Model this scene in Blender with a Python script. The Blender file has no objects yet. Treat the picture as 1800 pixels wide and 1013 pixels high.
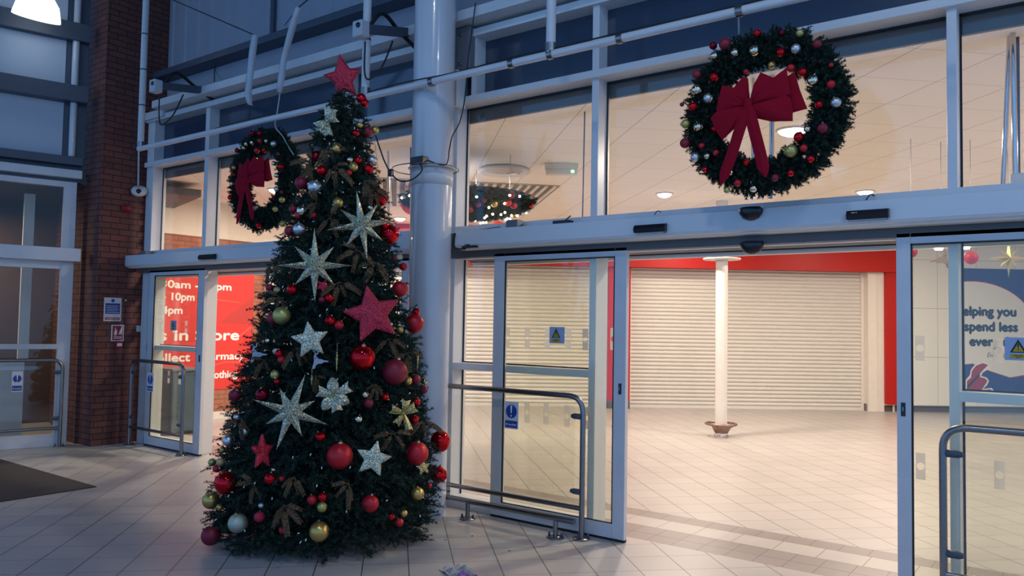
import bpy, bmesh, math, random
import numpy as np
from mathutils import Vector, Matrix
R = math.radians
PI = math.pi
random.seed(7)
rng = np.random.default_rng(11)
scene = bpy.context.scene
col = scene.collection

# ------------------------------------------------------------------ camera
F = 1369.9
CP = Vector((0.0, -5.1497, 1.6))
MR = Matrix(((0.8035343860, -0.0130247336, -0.5951158263),
             (0.5950144647, 0.0461899935, 0.8023866096),
             (0.0170375243, -0.9988477566, 0.0448651529)))      # image right, image down, forward
cd = bpy.data.cameras.new('camera')
cam = bpy.data.objects.new('camera', cd)
col.objects.link(cam)
cam.matrix_world = Matrix.Translation(CP) @ Matrix((
    (MR[0][0], -MR[0][1], -MR[0][2]), (MR[1][0], -MR[1][1], -MR[1][2]), (MR[2][0], -MR[2][1], -MR[2][2]))).to_4x4()
cd.sensor_width = 36
cd.lens = F * 36 / 1800
cd.clip_start = 0.05
cd.clip_end = 200
scene.camera = cam
scene.view_settings.view_transform = 'Standard'
scene.view_settings.look = 'None'
scene.view_settings.gamma = 1
scene.view_settings.exposure = 0.28

# ------------------------------------------------------------------ world (clear blue dusk)
w = bpy.data.worlds.new('dusk')
scene.world = w
w.use_nodes = True
wn = w.node_tree.nodes
wl = w.node_tree.links
bgn = wn['Background']
tc = wn.new('ShaderNodeTexCoord'); sp = wn.new('ShaderNodeSeparateXYZ'); cr = wn.new('ShaderNodeValToRGB')
wl.new(tc.outputs['Generated'], sp.inputs[0]); wl.new(sp.outputs['Z'], cr.inputs[0]); wl.new(cr.outputs[0], bgn.inputs['Color'])
cr.color_ramp.elements[0].position = 0.0; cr.color_ramp.elements[0].color = (0.165, 0.345, 0.66, 1)
cr.color_ramp.elements[1].position = 0.6; cr.color_ramp.elements[1].color = (0.08, 0.19, 0.46, 1)
bgn.inputs['Strength'].default_value = 1.5


def area(name, loc, power, size, color, rot=(0, 0, 0), shape='DISK', size_y=None):
    d = bpy.data.lights.new(name, 'AREA'); d.energy = power; d.shape = shape; d.size = size; d.color = color
    if size_y: d.size_y = size_y
    o = bpy.data.objects.new(name, d); o.location = loc; o.rotation_euler = rot; col.objects.link(o)
    return o

WARM = (1.0, 0.85, 0.71)
CEIL = 3.45
DOWNLIGHTS = []      # filled by the ceiling section, each fitting carries its own lamp
DL_POWER = 88

# ------------------------------------------------------------------ helpers
def ray(px, py):
    return MR @ Vector(((px - 900) / F, (py - 506.5) / F, 1.0))
def at(px, py, n, d):
    """point on the plane n.p = d seen at pixel"""
    r = ray(px, py); n = Vector(n)
    return CP + r * ((d - n.dot(CP)) / n.dot(r))
def ony(px, py, y): return at(px, py, (0, 1, 0), y)
def onx(px, py, x): return at(px, py, (1, 0, 0), x)
def onz(px, py, z): return at(px, py, (0, 0, 1), z)

def children(o): return [c for c in bpy.data.objects if c.parent == o]
def tag(o, label=None, cat=None, group=None, kind=None):
    if label: o['label'] = label
    if cat: o['category'] = cat
    if group: o['group'] = group
    if kind: o['kind'] = kind
    return o
def empty(name, loc=(0, 0, 0), rz=0.0, mat=None):
    o = bpy.data.objects.new(name, None); o.empty_display_size = .1
    col.objects.link(o)
    if mat is not None: o.matrix_world = mat
    else: o.location = loc; o.rotation_euler = (0, 0, rz)
    return o
def wmat(o):
    m = o.matrix_basis.copy()
    while o.parent: o = o.parent; m = o.matrix_basis @ m
    return m

class MB:
    """collects shapes, then links them as one mesh object"""
    def __init__(s): s.v = []; s.f = []; s.sm = []
    def add(s, vs, fs, smooth=False):
        b = len(s.v); s.v += [tuple(v) for v in vs]; s.f += [[b + i for i in f] for f in fs]; s.sm += [smooth] * len(fs); return s
    def box(s, x0, x1, y0, y1, z0, z1):
        x0, x1 = min(x0, x1), max(x0, x1); y0, y1 = min(y0, y1), max(y0, y1); z0, z1 = min(z0, z1), max(z0, z1)
        return s.add([(x0,y0,z0),(x1,y0,z0),(x1,y1,z0),(x0,y1,z0),(x0,y0,z1),(x1,y0,z1),(x1,y1,z1),(x0,y1,z1)],
                     [(0,3,2,1),(4,5,6,7),(0,1,5,4),(1,2,6,5),(2,3,7,6),(3,0,4,7)])
    def fbox(s, fr, a0, a1, b0, b1, c0, c1):
        """box in a frame fr=(origin, u, v, w)"""
        o, u, v, w_ = fr
        P = lambda a, b, c: o + u * a + v * b + w_ * c
        return s.add([P(a0,b0,c0),P(a1,b0,c0),P(a1,b1,c0),P(a0,b1,c0),P(a0,b0,c1),P(a1,b0,c1),P(a1,b1,c1),P(a0,b1,c1)],
                     [(0,3,2,1),(4,5,6,7),(0,1,5,4),(1,2,6,5),(2,3,7,6),(3,0,4,7)])
    def tube(s, pts, r, n=12, cap=True):
        pts = [Vector(p) for p in pts]; rs = r if isinstance(r, (list, tuple)) else [r] * len(pts)
        vs = []; up = None
        for i, p in enumerate(pts):
            a = pts[max(i - 1, 0)]; b = pts[min(i + 1, len(pts) - 1)]
            t = (b - a).normalized()
            if up is None: up = t.orthogonal().normalized()
            up = (up - t * up.dot(t));
            up = up.normalized() if up.length > 1e-6 else t.orthogonal().normalized()
            sd = t.cross(up)
            for k in range(n):
                an = 2 * PI * k / n; vs.append(p + (up * math.cos(an) + sd * math.sin(an)) * rs[i])
        fs = []
        for i in range(len(pts) - 1):
            for k in range(n):
                fs.append((i*n+k, i*n+(k+1)%n, (i+1)*n+(k+1)%n, (i+1)*n+k))
        s.add(vs, fs, True)
        if cap:
            m = len(pts) - 1
            s.add(vs[:n], [tuple(range(n))[::-1]]); s.add(vs[m*n:], [tuple(range(n))])
        return s
    def lathe(s, prof, n=24, o=(0, 0, 0), ax=None):
        """prof [(r,z)], about z (or matrix ax)"""
        o = Vector(o); vs = []
        for r_, z_ in prof:
            for k in range(n):
                an = 2 * PI * k / n; p = Vector((r_ * math.cos(an), r_ * math.sin(an), z_))
                if ax is not None: p = ax @ p
                vs.append(o + p)
        fs = [(i*n+k, i*n+(k+1)%n, (i+1)*n+(k+1)%n, (i+1)*n+k) for i in range(len(prof)-1) for k in range(n)]
        return s.add(vs, fs, True)
    def prism(s, poly, d0, d1, fr):
        """2D polygon (a,b) extruded along w in frame"""
        o, u, v, w_ = fr; n = len(poly)
        vs = [o + u*a + v*b + w_*d0 for a, b in poly] + [o + u*a + v*b + w_*d1 for a, b in poly]
        return s.add(vs, [tuple(range(n))[::-1], tuple(range(n, 2*n))] + [(i, (i+1)%n, n+(i+1)%n, n+i) for i in range(n)])
    def build(s, name, mat, parent=None, bevel=0.0, local=False):
        me = bpy.data.meshes.new(name)
        vs = s.v
        if parent is not None and not local:
            inv = wmat(parent).inverted(); vs = [inv @ Vector(v) for v in vs]
        me.from_pydata([tuple(v) for v in vs], [], s.f)
        me.polygons.foreach_set('use_smooth', s.sm)
        bm = bmesh.new(); bm.from_mesh(me); bmesh.ops.recalc_face_normals(bm, faces=bm.faces); bm.to_mesh(me); bm.free()
        me.materials.append(mat)
        o = bpy.data.objects.new(name, me); col.objects.link(o)
        if parent is not None: o.parent = parent
        if bevel:
            b = o.modifiers.new('bevel', 'BEVEL'); b.width = bevel; b.segments = 2; b.limit_method = 'ANGLE'; b.angle_limit = R(50)
        return o

def text_mesh(txt, size, parent, mat, fr, name='lettering', align='LEFT', bold=0.0, shear=0.0, xs=1.0, th=0.002, heavy=0.0):
    c = bpy.data.curves.new('t', 'FONT'); c.body = txt; c.size = size; c.align_x = align; c.offset = bold; c.shear = shear; c.extrude = th / 2
    t = bpy.data.objects.new('t', c); col.objects.link(t)
    bpy.context.view_layer.update()
    me = bpy.data.meshes.new_from_object(t.evaluated_get(bpy.context.evaluated_depsgraph_get()))
    bpy.data.objects.remove(t)
    o_, u, v, w_ = fr; inv = wmat(parent).inverted()
    for vt in me.vertices:
        vt.co = inv @ (o_ + u * vt.co.x * xs + v * vt.co.y + w_ * vt.co.z)
    me.materials.clear(); me.materials.append(mat); me.name = name
    if heavy:       # thicker strokes: the same letters laid again a hair to each side
        bm = bmesh.new()
        for i_, (dx, dy) in enumerate(((-heavy, 0), (heavy, 0), (0, heavy), (0, -heavy), (0, 0))):
            n0 = len(bm.verts); bm.from_mesh(me); bm.verts.ensure_lookup_table()
            dv = inv.to_3x3() @ (u * dx + v * dy + w_ * (.00015 * i_))
            for q in bm.verts[n0:]: q.co += dv
        bm.to_mesh(me); bm.free()
    o = bpy.data.objects.new(name, me); col.objects.link(o); o.parent = parent
    return o

def arcpts(c, r, a0, a1, n):
    return [(c[0] + r * math.cos(a0 + (a1 - a0) * i / n), c[1] + r * math.sin(a0 + (a1 - a0) * i / n)) for i in range(n + 1)]
def bent(pts, rad, n=6):
    """round the inner corners of a polyline"""
    pts = [Vector(p) for p in pts]; out = [pts[0]]
    for i in range(1, len(pts) - 1):
        a, b, c = pts[i-1], pts[i], pts[i+1]
        p = b + (a - b).normalized() * rad; q = b + (c - b).normalized() * rad
        for k in range(n + 1):
            t = k / n; out.append(p * (1-t)**2 + b * 2*t*(1-t) + q * t*t)
    out.append(pts[-1]); return out

# ------------------------------------------------------------------ materials
def new_mat(name):
    m = bpy.data.materials.new(name); m.use_nodes = True
    return m, m.node_tree.nodes, m.node_tree.links, m.node_tree.nodes['Principled BSDF']
def mat(name, color, rough=.5, metal=0.0, noise=0.06, nscale=12, bump=0.0, bscale=60, spec=.5, coat=0.0):
    """plain procedural surface: slight tone variation and optional fine bump"""
    m, n, l, p = new_mat(name)
    p.inputs['Roughness'].default_value = rough; p.inputs['Metallic'].default_value = metal
    p.inputs['Specular IOR Level'].default_value = spec; p.inputs['Coat Weight'].default_value = coat
    t = n.new('ShaderNodeTexCoord'); nz = n.new('ShaderNodeTexNoise'); nz.inputs['Scale'].default_value = nscale; nz.inputs['Detail'].default_value = 4
    l.new(t.outputs['Object'], nz.inputs['Vector'])
    mr = n.new('ShaderNodeMapRange'); mr.inputs['To Min'].default_value = 1 - noise; mr.inputs['To Max'].default_value = 1 + noise
    l.new(nz.outputs['Fac'], mr.inputs['Value'])
    mx = n.new('ShaderNodeVectorMath'); mx.operation = 'SCALE'; mx.inputs[0].default_value = color[:3]
    l.new(mr.outputs[0], mx.inputs['Scale']); l.new(mx.outputs[0], p.inputs['Base Color'])
    if bump:
        n2 = n.new('ShaderNodeTexNoise'); n2.inputs['Scale'].default_value = bscale; l.new(t.outputs['Object'], n2.inputs['Vector'])
        b = n.new('ShaderNodeBump'); b.inputs['Strength'].default_value = bump; b.inputs['Distance'].default_value = .01
        l.new(n2.outputs['Fac'], b.inputs['Height']); l.new(b.outputs[0], p.inputs['Normal'])
    return m
def glitter(name, color, color2, scale=240, metal=.75, rough=.35):
    m, n, l, p = new_mat(name)
    t = n.new('ShaderNodeTexCoord'); v = n.new('ShaderNodeTexVoronoi'); v.inputs['Scale'].default_value = scale
    l.new(t.outputs['Object'], v.inputs['Vector'])
    sx = n.new('ShaderNodeSeparateColor'); l.new(v.outputs['Color'], sx.inputs[0])
    pw = n.new('ShaderNodeMath'); pw.operation = 'POWER'; pw.inputs[1].default_value = 2.5; l.new(sx.outputs[0], pw.inputs[0])
    mx = n.new('ShaderNodeMix'); mx.data_type = 'RGBA'; mx.inputs['A'].default_value = (*color, 1); mx.inputs['B'].default_value = (*color2, 1)
    l.new(pw.outputs[0], mx.inputs['Factor']); l.new(mx.outputs['Result'], p.inputs['Base Color'])
    p.inputs['Metallic'].default_value = metal; p.inputs['Roughness'].default_value = rough
    # each flake tilts its own way
    g = n.new('ShaderNodeNewGeometry'); sub = n.new('ShaderNodeVectorMath'); sub.operation = 'SUBTRACT'; sub.inputs[1].default_value = (.5, .5, .5)
    l.new(v.outputs['Color'], sub.inputs[0])
    sc = n.new('ShaderNodeVectorMath'); sc.operation = 'SCALE'; sc.inputs['Scale'].default_value = .85; l.new(sub.outputs[0], sc.inputs[0])
    ad = n.new('ShaderNodeVectorMath'); ad.operation = 'ADD'; l.new(g.outputs['Normal'], ad.inputs[0]); l.new(sc.outputs[0], ad.inputs[1])
    nm = n.new('ShaderNodeVectorMath'); nm.operation = 'NORMALIZE'; l.new(ad.outputs[0], nm.inputs[0]); l.new(nm.outputs[0], p.inputs['Normal'])
    return m
def emis(name, color, strength):
    m, n, l, p = new_mat(name)
    p.inputs['Base Color'].default_value = (.8, .8, .8, 1)
    p.inputs['Emission Color'].default_value = (*color, 1); p.inputs['Emission Strength'].default_value = strength
    return m
def glass(name, tint, refl=1.0, rough=0.0):
    """thin pane: clear body, Fresnel mirror on its face"""
    m, n, l, p = new_mat(name); n.remove(p)
    out = [x for x in n if x.type == 'OUTPUT_MATERIAL'][0]
    tr = n.new('ShaderNodeBsdfTransparent'); tr.inputs[0].default_value = (*tint, 1)
    gl = n.new('ShaderNodeBsdfGlossy'); gl.inputs['Roughness'].default_value = rough; gl.inputs['Color'].default_value = (refl, refl, refl, 1)
    B = NB(n, l); g = n.new('ShaderNodeNewGeometry'); dt = n.new('ShaderNodeVectorMath'); dt.operation = 'DOT_PRODUCT'
    l.new(g.outputs['Incoming'], dt.inputs[0]); l.new(g.outputs['Normal'], dt.inputs[1])
    fres = B.m('ADD', B.m('MULTIPLY', B.m('POWER', B.m('SUBTRACT', 1.0, B.m('ABSOLUTE', dt.outputs['Value'])), 5.0), .90), .035)
    mx = n.new('ShaderNodeMixShader'); l.new(fres, mx.inputs[0]); l.new(tr.outputs[0], mx.inputs[1]); l.new(gl.outputs[0], mx.inputs[2])
    l.new(mx.outputs[0], out.inputs[0])
    return m

class NB:
    """tiny node-maths builder"""
    def __init__(s, nodes, links): s.n = nodes; s.l = links
    def m(s, op, a, b=None, c=None):
        q = s.n.new('ShaderNodeMath'); q.operation = op
        for i, x in enumerate((a, b, c)):
            if x is None: continue
            if isinstance(x, (int, float)): q.inputs[i].default_value = x
            else: s.l.new(x, q.inputs[i])
        return q.outputs[0]
    def grid(s, u, step, off, wd):
        """1 on grout lines of a 1D lattice"""
        a = s.m('DIVIDE', s.m('SUBTRACT', u, off), step)
        fr = s.m('FRACT', a); d = s.m('MINIMUM', fr, s.m('SUBTRACT', 1.0, fr))
        return s.m('LESS_THAN', d, wd / step / 2), s.m('FLOOR', a)
    def mixc(s, f, a, b):
        q = s.n.new('ShaderNodeMix'); q.data_type = 'RGBA'
        if isinstance(f, (int, float)): q.inputs['Factor'].default_value = f
        else: s.l.new(f, q.inputs['Factor'])
        for k, x in (('A', a), ('B', b)):
            if isinstance(x, tuple): q.inputs[k].default_value = (*x, 1)
            else: s.l.new(x, q.inputs[k])
        return q.outputs['Result']

def floor_mat():
    m, n, l, p = new_mat('floor_tiles'); B = NB(n, l)
    g = n.new('ShaderNodeNewGeometry'); s = n.new('ShaderNodeSeparateXYZ'); l.new(g.outputs['Position'], s.inputs[0])
    x, y = s.outputs['X'], s.outputs['Y']; c = math.sqrt(.5)
    u = B.m('MULTIPLY', B.m('ADD', x, y), c); v = B.m('MULTIPLY', B.m('SUBTRACT', y, x), c)
    T = .298
    g1, iu = B.grid(u, T, -2.3285, .007)
    g2, iv = B.grid(v, T, 1.539 + .09, .005)
    diag = B.m('MAXIMUM', g1, g2)
    # inlaid border parallel to the shopfront
    inb = B.m('MULTIPLY', B.m('GREATER_THAN', y, .185), B.m('LESS_THAN', y, 1.035))
    white = B.m('MULTIPLY', B.m('GREATER_THAN', y, .56), B.m('LESS_THAN', y, .835))
    rows = None
    for yy in (.185, .366, .56, .835, 1.035):
        q = B.m('LESS_THAN', B.m('ABSOLUTE', B.m('SUBTRACT', y, yy)), .0036); rows = q if rows is None else B.m('MAXIMUM', rows, q)
    h1, i1 = B.grid(x, .2, -2.88, .005); h2, i2 = B.grid(x, .305, -2.778, .005)
    cj = B.m('ADD', B.m('MULTIPLY', h1, B.m('SUBTRACT', 1.0, white)), B.m('MULTIPLY', h2, white))
    bandg = B.m('MAXIMUM', rows, cj)
    grout = B.m('ADD', B.m('MULTIPLY', diag, B.m('SUBTRACT', 1.0, inb)), B.m('MULTIPLY', bandg, inb))
    cv = n.new('ShaderNodeCombineXYZ')
    l.new(B.m('ADD', B.m('MULTIPLY', iu, B.m('SUBTRACT', 1.0, inb)), B.m('MULTIPLY', i1, inb)), cv.inputs[0])
    l.new(B.m('ADD', iv, B.m('MULTIPLY', inb, 77.0)), cv.inputs[1])
    wn_ = n.new('ShaderNodeTexWhiteNoise'); l.new(cv.outputs[0], wn_.inputs['Vector'])
    nz = n.new('ShaderNodeTexNoise'); nz.inputs['Scale'].default_value = 1.3; nz.inputs['Detail'].default_value = 5; l.new(g.outputs['Position'], nz.inputs['Vector'])
    tone = B.m('ADD', B.m('MULTIPLY', wn_.outputs['Value'], .07), B.m('MULTIPLY', nz.outputs['Fac'], .14))
    tone = B.m('ADD', tone, .86)
    basec = B.mixc(B.m('MULTIPLY', inb, B.m('SUBTRACT', 1.0, white)), (.425, .40, .38), (.25, .22, .21))
    vm = n.new('ShaderNodeVectorMath'); vm.operation = 'SCALE'; l.new(basec, vm.inputs[0]); l.new(tone, vm.inputs['Scale'])
    l.new(B.mixc(grout, vm.outputs[0], (.085, .07, .06)), p.inputs['Base Color'])
    l.new(B.m('ADD', B.m('MULTIPLY', nz.outputs['Fac'], .18), .25), p.inputs['Roughness'])
    b = n.new('ShaderNodeBump'); b.inputs['Strength'].default_value = .3; b.inputs['Distance'].default_value = .002
    l.new(B.m('SUBTRACT', 1.0, grout), b.inputs['Height']); l.new(b.outputs[0], p.inputs['Normal'])
    return m

def ceil_mat():
    m, n, l, p = new_mat('ceiling_tiles'); B = NB(n, l)
    g = n.new('ShaderNodeNewGeometry'); s = n.new('ShaderNodeSeparateXYZ'); l.new(g.outputs['Position'], s.inputs[0])
    x, y = s.outputs['X'], s.outputs['Y']; c = math.sqrt(.5)
    u = B.m('MULTIPLY', B.m('ADD', x, y), c); v = B.m('MULTIPLY', B.m('SUBTRACT', y, x), c)
    g1, iu = B.grid(u, .6, .30, .008); g2, iv = B.grid(v, .6, .366, .005)
    cv = n.new('ShaderNodeCombineXYZ'); l.new(iu, cv.inputs[0]); l.new(iv, cv.inputs[1])
    wn_ = n.new('ShaderNodeTexWhiteNoise'); l.new(cv.outputs[0], wn_.inputs['Vector'])
    tone = B.m('ADD', B.m('MULTIPLY', wn_.outputs['Value'], .03), .97)
    vm = n.new('ShaderNodeVectorMath'); vm.operation = 'SCALE'; vm.inputs[0].default_value = (.88, .80, .71); l.new(tone, vm.inputs['Scale'])
    l.new(B.mixc(B.m('MAXIMUM', g1, g2), vm.outputs[0], (.44, .38, .32)), p.inputs['Base Color'])
    p.inputs['Roughness'].default_value = .9
    return m

def brick_mat(name, c1, c2, mortar):
    m, n, l, p = new_mat(name); B = NB(n, l)
    g = n.new('ShaderNodeNewGeometry'); cx = n.new('ShaderNodeVectorMath'); cx.operation = 'CROSS_PRODUCT'; cx.inputs[0].default_value = (0, 0, 1)
    l.new(g.outputs['True Normal'], cx.inputs[1])
    dt = n.new('ShaderNodeVectorMath'); dt.operation = 'DOT_PRODUCT'; l.new(cx.outputs[0], dt.inputs[0]); l.new(g.outputs['Position'], dt.inputs[1])
    s = n.new('ShaderNodeSeparateXYZ'); l.new(g.outputs['Position'], s.inputs[0])
    cv = n.new('ShaderNodeCombineXYZ'); l.new(dt.outputs['Value'], cv.inputs[0]); l.new(s.outputs['Z'], cv.inputs[1])
    br = n.new('ShaderNodeTexBrick'); l.new(cv.outputs[0], br.inputs['Vector'])
    br.inputs['Scale'].default_value = 1; br.inputs['Brick Width'].default_value = .225; br.inputs['Row Height'].default_value = .075
    br.inputs['Mortar Size'].default_value = .006; br.inputs['Mortar Smooth'].default_value = .2; br.inputs['Bias'].default_value = 0
    br.inputs['Color1'].default_value = (*c1, 1); br.inputs['Color2'].default_value = (*c2, 1); br.inputs['Mortar'].default_value = (*mortar, 1)
    nz = n.new('ShaderNodeTexNoise'); nz.inputs['Scale'].default_value = 9; nz.inputs['Detail'].default_value = 6; l.new(g.outputs['Position'], nz.inputs['Vector'])
    vm = n.new('ShaderNodeVectorMath'); vm.operation = 'SCALE'; l.new(br.outputs['Color'], vm.inputs[0]); l.new(B.m('ADD', B.m('MULTIPLY', nz.outputs['Fac'], .6), .7), vm.inputs['Scale'])
    l.new(vm.outputs[0], p.inputs['Base Color']); p.inputs['Roughness'].default_value = .85
    b = n.new('ShaderNodeBump'); b.inputs['Strength'].default_value = .6; b.inputs['Distance'].default_value = .006
    l.new(B.m('SUBTRACT', 1.0, br.outputs['Fac']), b.inputs['Height']); l.new(b.outputs[0], p.inputs['Normal'])
    return m

def panel_mat(name, color, line, fr_u, sstep, soff, zstep, zoff, rough=.4):
    """wall panels with fine joints; fr_u is the horizontal direction of the wall"""
    m, n, l, p = new_mat(name); B = NB(n, l)
    g = n.new('ShaderNodeNewGeometry'); dt = n.new('ShaderNodeVectorMath'); dt.operation = 'DOT_PRODUCT'; dt.inputs[1].default_value = fr_u
    l.new(g.outputs['Position'], dt.inputs[0]); s = n.new('ShaderNodeSeparateXYZ'); l.new(g.outputs['Position'], s.inputs[0])
    g1, _ = B.grid(dt.outputs['Value'], sstep, soff, .008); g2, _ = B.grid(s.outputs['Z'], zstep, zoff, .01)
    l.new(B.mixc(B.m('MAXIMUM', g1, g2), color, line), p.inputs['Base Color']); p.inputs['Roughness'].default_value = rough
    return m

M = {}
M['floor'] = floor_mat()
M['ceiling'] = ceil_mat()
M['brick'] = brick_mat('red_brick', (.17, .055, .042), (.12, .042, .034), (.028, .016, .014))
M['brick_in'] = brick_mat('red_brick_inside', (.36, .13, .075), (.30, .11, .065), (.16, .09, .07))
M['white'] = mat('white_powder_coat', (.60, .61, .63), .38, noise=.03)
M['white_beam'] = mat('white_painted_steel', (.55, .56, .58), .4, noise=.12, nscale=5)
M['dark_soffit'] = mat('grey_anodised', (.085, .088, .09), .5)
M['column'] = mat('white_gloss_paint', (.52, .54, .58), .22, noise=.02, coat=.4)
M['clad'] = mat('grey_blue_cladding', (.28, .30, .36), .6, noise=.1, nscale=3)
M['panel_blue'] = mat('pale_blue_panel', (.40, .45, .52), .55, noise=.05, nscale=3)
M['dark_steel'] = mat('dark_blue_steel', (.05, .065, .095), .45, noise=.1)
M['spandrel'] = mat('dark_spandrel_glass', (.028, .045, .08), .12, noise=.2, nscale=2, spec=.8)  # dark blue glass, with reflected dusk sky put into the base blue
M['gasket'] = mat('black_rubber', (.008, .008, .01), .5)
M['black'] = mat('black_plastic', (.008, .009, .014), .3)
M['pane'] = glass('clear_glass', (.985, .99, .98))
M['pane_green'] = glass('greenish_glass', (.955, .972, .925))
M['pane_dim'] = glass('shop_glass', (.985, .99, .98), .45)
M['frosted'], _n, _l, _p = new_mat('frosted_film'); _p.inputs['Base Color'].default_value = (.6, .58, .56, 1); _p.inputs['Roughness'].default_value = .7
_tl = _n.new('ShaderNodeBsdfTranslucent'); _tl.inputs[0].default_value = (.75, .72, .68, 1); _tp = _n.new('ShaderNodeBsdfTransparent'); _m1 = _n.new('ShaderNodeMixShader'); _m2 = _n.new('ShaderNodeMixShader')
_m1.inputs[0].default_value = .6; _m2.inputs[0].default_value = .45; _l.new(_p.outputs[0], _m1.inputs[1]); _l.new(_tl.outputs[0], _m1.inputs[2]); _l.new(_m1.outputs[0], _m2.inputs[1]); _l.new(_tp.outputs[0], _m2.inputs[2])
_l.new(_m2.outputs[0], [x for x in _n if x.type == 'OUTPUT_MATERIAL'][0].inputs[0])
M['steel'] = mat('brushed_steel', (.24, .24, .25), .3, .95, noise=.08, nscale=30)
M['chrome'] = mat('chrome', (.6, .6, .62), .12, 1.0)
M['red_fascia'] = mat('red_fascia', (.42, .010, .008), .42, noise=.03, spec=.3)
M['red_poster'] = mat('red_poster_vinyl', (.62, .035, .03), .4, noise=.03, nscale=3)
M['cream'] = mat('cream_paint', (.70, .65, .58), .7)
M['shutter'] = mat('cream_shutter_lath', (.60, .575, .53), .42, noise=.03, nscale=4)
M['plaster'] = mat('cream_plaster', (.72, .64, .55), .9, noise=.04)
M['white_in'] = mat('white_gloss_metal', (.66, .63, .59), .35)
M['grey_box'] = mat('grey_plastic', (.12, .13, .15), .5)
M['bin'] = mat('grey_blue_bin', (.06, .10, .14), .45)
M['sticker_white'] = mat('white_vinyl', (.62, .63, .66), .5, noise=.02)
M['sign_blue'] = mat('sign_blue', (.015, .06, .28), .5, noise=.02)
M['sign_yellow'] = mat('sign_yellow', (.42, .30, .02), .5, noise=.02)
M['sign_red'] = mat('sign_red', (.30, .012, .02), .5, noise=.02)
M['ink'] = mat('black_ink', (.01, .01, .012), .6)
M['letter'] = mat('white_lettering', (.80, .76, .74), .6, noise=.01)
M['poster_blue'] = mat('poster_blue', (.018, .03, .19), .4, noise=.03)
M['poster_white'] = mat('poster_white', (.72, .71, .69), .4, noise=.02)
M['mat_dark'] = mat('dark_entrance_mat', (.045, .036, .034), .95, noise=.25, nscale=120, bump=.4, bscale=400)
M['light'] = emis('lamp_glow', (1.0, .95, .88), 8)
M['lamp_cool'] = emis('cool_lamp_glow', (.82, .92, 1.0), 1.7)
M['fairy'] = emis('fairy_light', (1.0, .9, .6), 12)
M['needle'] = mat('fir_needle', (.009, .033, .019), .65, noise=.45, nscale=7)
M['needle_dark'] = mat('fir_needle_dark', (.009, .031, .018), .7, noise=.4, nscale=7)  # slightly darker green needles for the wreaths and garland
M['bark'] = mat('brown_bark', (.06, .035, .02), .9, noise=.3)
M['velvet'] = mat('crimson_velvet', (.27, .005, .018), .95, noise=.12, nscale=14, spec=.1)
M['velvet'].node_tree.nodes['Principled BSDF'].inputs['Sheen Weight'].default_value = .12
M['velvet'].node_tree.nodes['Principled BSDF'].inputs['Sheen Tint'].default_value = (.8, .1, .2, 1)
M['red_gloss'] = mat('red_gloss_bauble', (.62, .008, .016), .07, .85, noise=.03)
M['red_matte'] = mat('red_satin_bauble', (.50, .012, .022), .42, .35, noise=.06)
M['burgundy'] = mat('burgundy_matte_bauble', (.23, .012, .03), .5, .3, noise=.06)
M['burgundy_gloss'] = mat('burgundy_gloss_bauble', (.24, .006, .022), .1, .85)
M['gold'] = mat('gold_satin_bauble', (.58, .38, .11), .33, .8)
M['olive_gold'] = mat('pale_gold_satin_bauble', (.46, .41, .13), .4, .7)
M['silver'] = mat('silver_satin_bauble', (.56, .58, .60), .32, .85)
M['mirror'] = mat('champagne_mirror_bauble', (.72, .66, .48), .05, 1.0)
M['champagne_glitter'] = glitter('champagne_glitter', (.20, .23, .13), (1.0, 1.0, .85))
M['red_glitter'] = glitter('red_glitter', (.34, .008, .03), (.8, .05, .09), metal=.35, rough=.45)
M['silver_glitter'] = glitter('silver_glitter', (.27, .29, .19), (1.0, 1.0, .82))
M['gold_glitter'] = glitter('gold_glitter', (.30, .23, .07), (.95, .8, .4))
M['bronze_leaf'] = glitter('bronze_leaf', (.045, .027, .014), (.30, .19, .09), scale=330, metal=.45, rough=.5)
M['deer'] = mat('pale_grey_wood', (.30, .34, .42), .6)
M['cap'] = mat('gold_cap', (.5, .4, .2), .3, .9)
M['cable'] = mat('black_cable', (.006, .007, .01), .5)
M['pale_cable'] = mat('pale_cable', (.4, .42, .46), .5)
M['sheet'] = mat('pale_plastic_film', (.42, .45, .50), .5, noise=.1)

X = Vector((1, 0, 0)); Y = Vector((0, 1, 0)); Z = Vector((0, 0, 1)); O = Vector((0, 0, 0))
FACE = (O, X, Z, -Y)                                                # shopfront plane, w towards the street
_a = R(38.9); UW = Vector((math.cos(_a), math.sin(_a), 0))
FW = (Vector((-7.105, 8.352, 0)), UW, Z, UW.cross(Z))               # far wall with the shutters
_l = Vector((.281, .96, 0)).normalized()
LW = (Vector((-10.365, -1.273, 0)), _l, Z, _l.cross(Z))             # shopfront on the left
PW = (Vector((-11.2, 0, 0)), Y, Z, X)                               # inside side wall with the red poster
BP = (Vector((-9.85, 0, 0)), Y, Z, X)                               # brick pier face
def shift(fr, d): return (fr[0] + fr[3] * d, fr[1], fr[2], fr[3])
def infr(fr, p):
    d = p - fr[0]; return d.dot(fr[1]), d.dot(fr[2])
def onfr(fr, px, py, d=0):
    n = fr[3]; return infr(fr, at(px, py, n, n.dot(fr[0]) + d))
STRUCT = 'structure'
counters = {}
def nm(kind):
    counters[kind] = counters.get(kind, 0) + 1; return '%s_%d' % (kind, counters[kind])
def struct(name, mb, m, bevel=0.0, label=None):
    o = mb.build(name, m, bevel=bevel); tag(o, label, name.split('_')[0], kind=STRUCT); return o

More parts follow.
